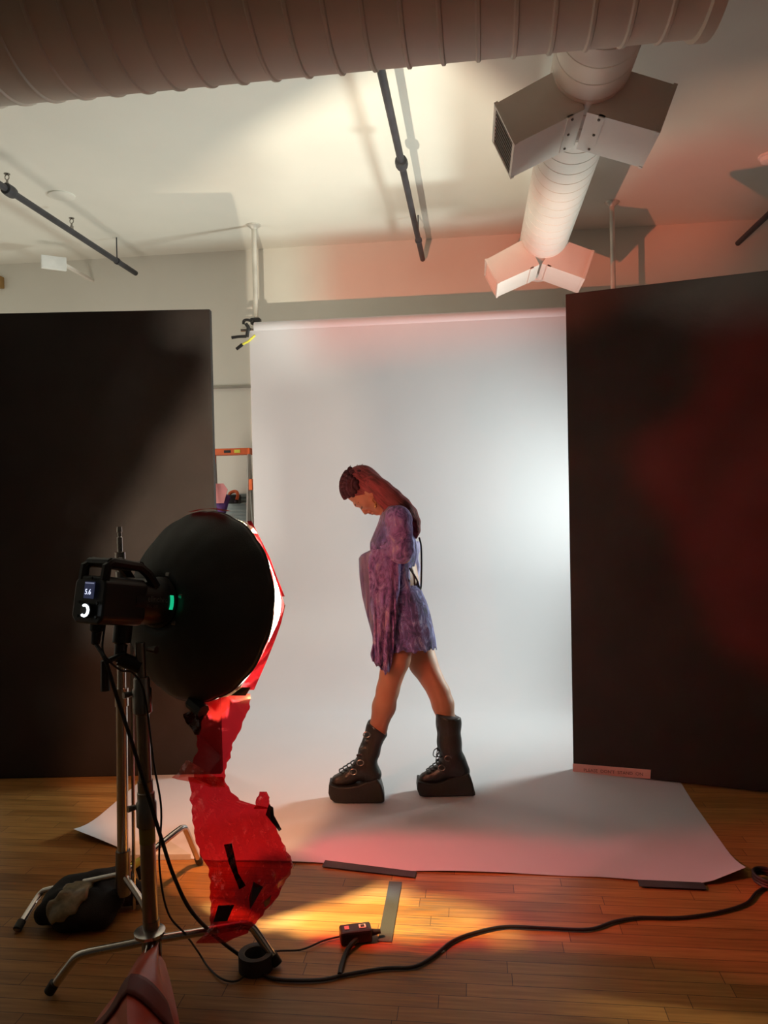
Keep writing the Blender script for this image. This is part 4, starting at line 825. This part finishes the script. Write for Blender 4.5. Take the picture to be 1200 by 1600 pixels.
obj('back_panel', MB().grid([[Q(640 + 15 * k + 1.5 * sin(v * .2), v, -.10 + .03 * sin(k * 4 + v * .05) + .14 * k) for k in np.linspace(0, 1, 8)] for v in np.arange(846, 921, 5)]), mat('lavender_cloth', (.30, .27, .46), .8), person, local=True, solid=.004)
obj('back_tie', MB().tube(spline([Q(655, 840, -.03), Q(658, 855, -.05), Q(658.5, 890, -.05), Q(657, 921, -.05), Q(651, 905, -.11), Q(640, 888, -.15)], 6), .0045, 7), M_blackcloth, person, local=True)
# sleeves: fitted tube to the elbow and forearm, then a wide bell hanging from the forearm
def bell(rows, b0, b1, name, par, m, hem):
    vs = [r[0] for r in rows]; G = []; N = 56
    for v in np.arange(vs[0], vs[-1] + .1, 3.):
        l, r = np.interp(v, vs, [q[1] for q in rows]), np.interp(v, vs, [q[2] for q in rows]); k_ = (v - vs[0]) / (vs[-1] - vs[0]); hb = .030 + .020 * sin(k_ * pi); row = []
        for k in range(N):
            th = 2 * pi * k / N; ca, sa = cos(th), sin(th); u_ = (l + r) / 2 + (r - l) / 2 * math.copysign(abs(ca) ** .7, ca); fo = .010 * sin(u_ * .55 + v * .03) + .007 * sin(u_ * 1.1 - v * .05)
            dv = hem * max(0, k_ - .8) / .2 * (3 * sin(u_ * .9) + 2.2 * sin(u_ * 2.1 + k))
            row.append(Q(u_, v + dv, b0 + (b1 - b0) * k_ + hb * sa + fo * (1 if sa < 0 else .6) * (.3 + k_)))
        G.append(row)
    return obj(name, MB().grid(G, close=True), m, par, local=True, solid=.003, angle=180)
def arm_tube(sg, sh, elb, wr_, m):
    S = [el(Q(*sh, sg * .15), (.058, .055, .055), None, .03), rc(Q(*sh, sg * .155), Q(*elb, sg * .18), .056, .050, .02), rc(Q(*elb, sg * .18), Q(*wr_, sg * .07), .050, .046, .02)]
    rr = random.Random(3 + sg)
    for i in range(22):
        k = rr.random(); a_ = Q(*sh, sg * .155) * (1 - k) + Q(*elb, sg * .18) * k; an = rr.random() * 6.28; S.append(el(a_ + np.array([cos(an) * .042, sin(an) * .042, 0]), (.018, .018, .010), None, .02))
    return obj('sleeve', sdf_mesh(S, .006), m, person, local=True, angle=180)
sn = arm_tube(-1, (622, 810), (626, 862), (594, 856), M_sleeve); sf = arm_tube(1, (618, 810), (622, 864), (596, 862), M_sleeve)
bell([(858, 583, 622), (866, 577, 626), (880, 576, 626), (900, 577, 625), (925, 578, 624), (960, 581, 621), (985, 582, 618), (1005, 583, 616), (1022, 579, 614), (1034, 583, 612), (1044, 596, 609), (1050, 602, 607)], -.15, -.17, 'bell_cuff', sn, M_sleeve, 1.)
bell([(858, 584, 592), (862, 574, 596), (866, 566, 597), (872, 561, 598), (900, 562, 598), (930, 566, 599), (960, 573, 600), (985, 580, 600), (1000, 584, 600), (1010, 588, 600)], .05, .05, 'bell_cuff', sf, M_veil, .6)
# boots
def boot(prims, sole, b, laces, buckles, tf, tb_):
    pf, pb = Q(*tf, b), Q(*tb_, b); nn_ = np.array([-(pb - pf)[2], 0, (pb - pf)[0]]); nn_ /= np.linalg.norm(nn_)
    bt = obj('boot', sdf_mesh(prims, .005, cut=lambda p: (p - pf) @ nn_ + .004 * np.sin(p[..., 1] * 60)), M_boot, person, local=True, angle=180)
    P = [Q(u, v, b) for u, v in sole]; N = len(P); lay = []
    for w_, s_ in ((-.052, .93), (-.046, 1.), (.046, 1.), (.052, .93)):
        cc = sum(P) / N; lay.append([cc + (p - cc) * s_ + [0, w_, 0] for p in P])
    for row in lay:
        for p in row: p[2] = max(p[2], .006)
    mb = MB().grid(np.array(lay), close=True); mb.f += [tuple(range(N))[::-1], tuple(range(3 * N, 4 * N))]; mb.mi += [0, 0]
    obj('platform_sole', mb, M_sole, bt, local=True, smooth=False, bevel=.004)
    lm = MB()
    for (u, v, nx, nz) in laces:
        c_ = Q(u, v, b); lm.tube(spline([c_ + [.012, -.034, .004], c_ + [-nx * .004, -.02, nz * .004], c_ + [-nx * .009, 0, nz * .009], c_ + [-nx * .004, .02, nz * .004], c_ + [.012, .034, .004]], 4), .0032, 6)
    obj('laces', lm, M_rubber, bt, local=True)
    for u, v in buckles:
        c_ = Q(u, v, b - .054); obj('buckle', MB().tube([c_ + np.array([cos(a_) * .016, 0, sin(a_) * .013]) for a_ in np.linspace(0, 2 * pi, 13)], .0025, 6), M_olddark, bt, local=True)
    return bt
bl = -.06
bp_L = [rc(Q(598, 1118, bl), Q(590, 1138, bl), .052, .050, .02), rc(Q(590, 1138, bl), Q(576, 1174, bl), .050, .046, .02), rc(Q(578, 1175, bl), Q(569, 1195, bl), .046, .045, .02), rc(Q(569, 1197, bl), Q(577, 1212, bl), .045, .042, .02), rc(Q(570, 1200, bl), Q(545, 1213, bl), .045, .036, .02), rc(Q(545, 1213, bl), Q(528, 1220, bl), .036, .031, .015), rc(Q(575, 1195, bl), Q(583, 1210, bl), .040, .040, .02)]
bp_L += [el(Q(560 + i * 6.5, 1180 - i * 11, bl - .036), (.012, .010, .006), None, .006) for i in range(5)]
boot(bp_L, [(515, 1220), (528, 1224), (545, 1224), (560, 1222), (575, 1216), (590, 1212), (596, 1222), (600, 1236), (601, 1246), (599, 1252), (580, 1252), (566, 1252), (559, 1249), (540, 1249), (524, 1248), (517, 1243), (514, 1234)], bl, [(561 + 3.4 * i, 1183 - 9 * i, .8, .5) for i in range(6)] + [(532 + 6 * i, 1205 - 4 * i, .5, .8) for i in range(4)], ((573, 1148), (563, 1192), (552, 1206)), (574, 1124), (607, 1148))
br = 0.
bp_R = [rc(Q(699, 1105, br), Q(701, 1130, br), .058, .057, .02), rc(Q(701, 1130, br), Q(702, 1160, br), .057, .055, .02), rc(Q(702, 1160, br), Q(706, 1190, br), .055, .055, .02), rc(Q(706, 1190, br), Q(714, 1207, br), .055, .048, .02), rc(Q(704, 1198, br), Q(682, 1210, br), .047, .038, .02), rc(Q(682, 1210, br), Q(665, 1217, br), .037, .032, .015), rc(Q(714, 1190, br), Q(720, 1205, br), .042, .043, .02)]
bb = boot(bp_R, [(652, 1216), (668, 1219), (685, 1218), (700, 1212), (716, 1206), (731, 1203), (737, 1218), (741, 1234), (741, 1243), (738, 1247), (722, 1247), (706, 1246), (699, 1243), (680, 1243), (662, 1242), (655, 1238), (651, 1228)], br, [(684 + .8 * i, 1190 - 9.5 * i, .9, .3) for i in range(7)] + [(668 + 5 * i, 1205 - 4 * i, .5, .8) for i in range(4)], ((700, 1185), (690, 1200)), (680, 1115), (720, 1121))
lp = MB(); c_ = Q(684, 1168, br - .03); lp.tube(spline([c_, c_ + [-.018, -.01, -.01], c_ + [-.022, -.01, -.035], c_ + [-.005, -.01, -.04], c_ + [.004, -.01, -.015], c_], 5), .0022, 6); lp.tube(spline([c_, c_ + [-.006, -.008, -.03], c_ + [-.01, -.01, -.055]], 5), .0022, 6); lp.tube(spline([c_, c_ + [.0, -.004, .05], c_ + [.002, 0, .10]], 5), .0022, 6)
obj('lace_bow', lp, M_rubber, bb, local=True)
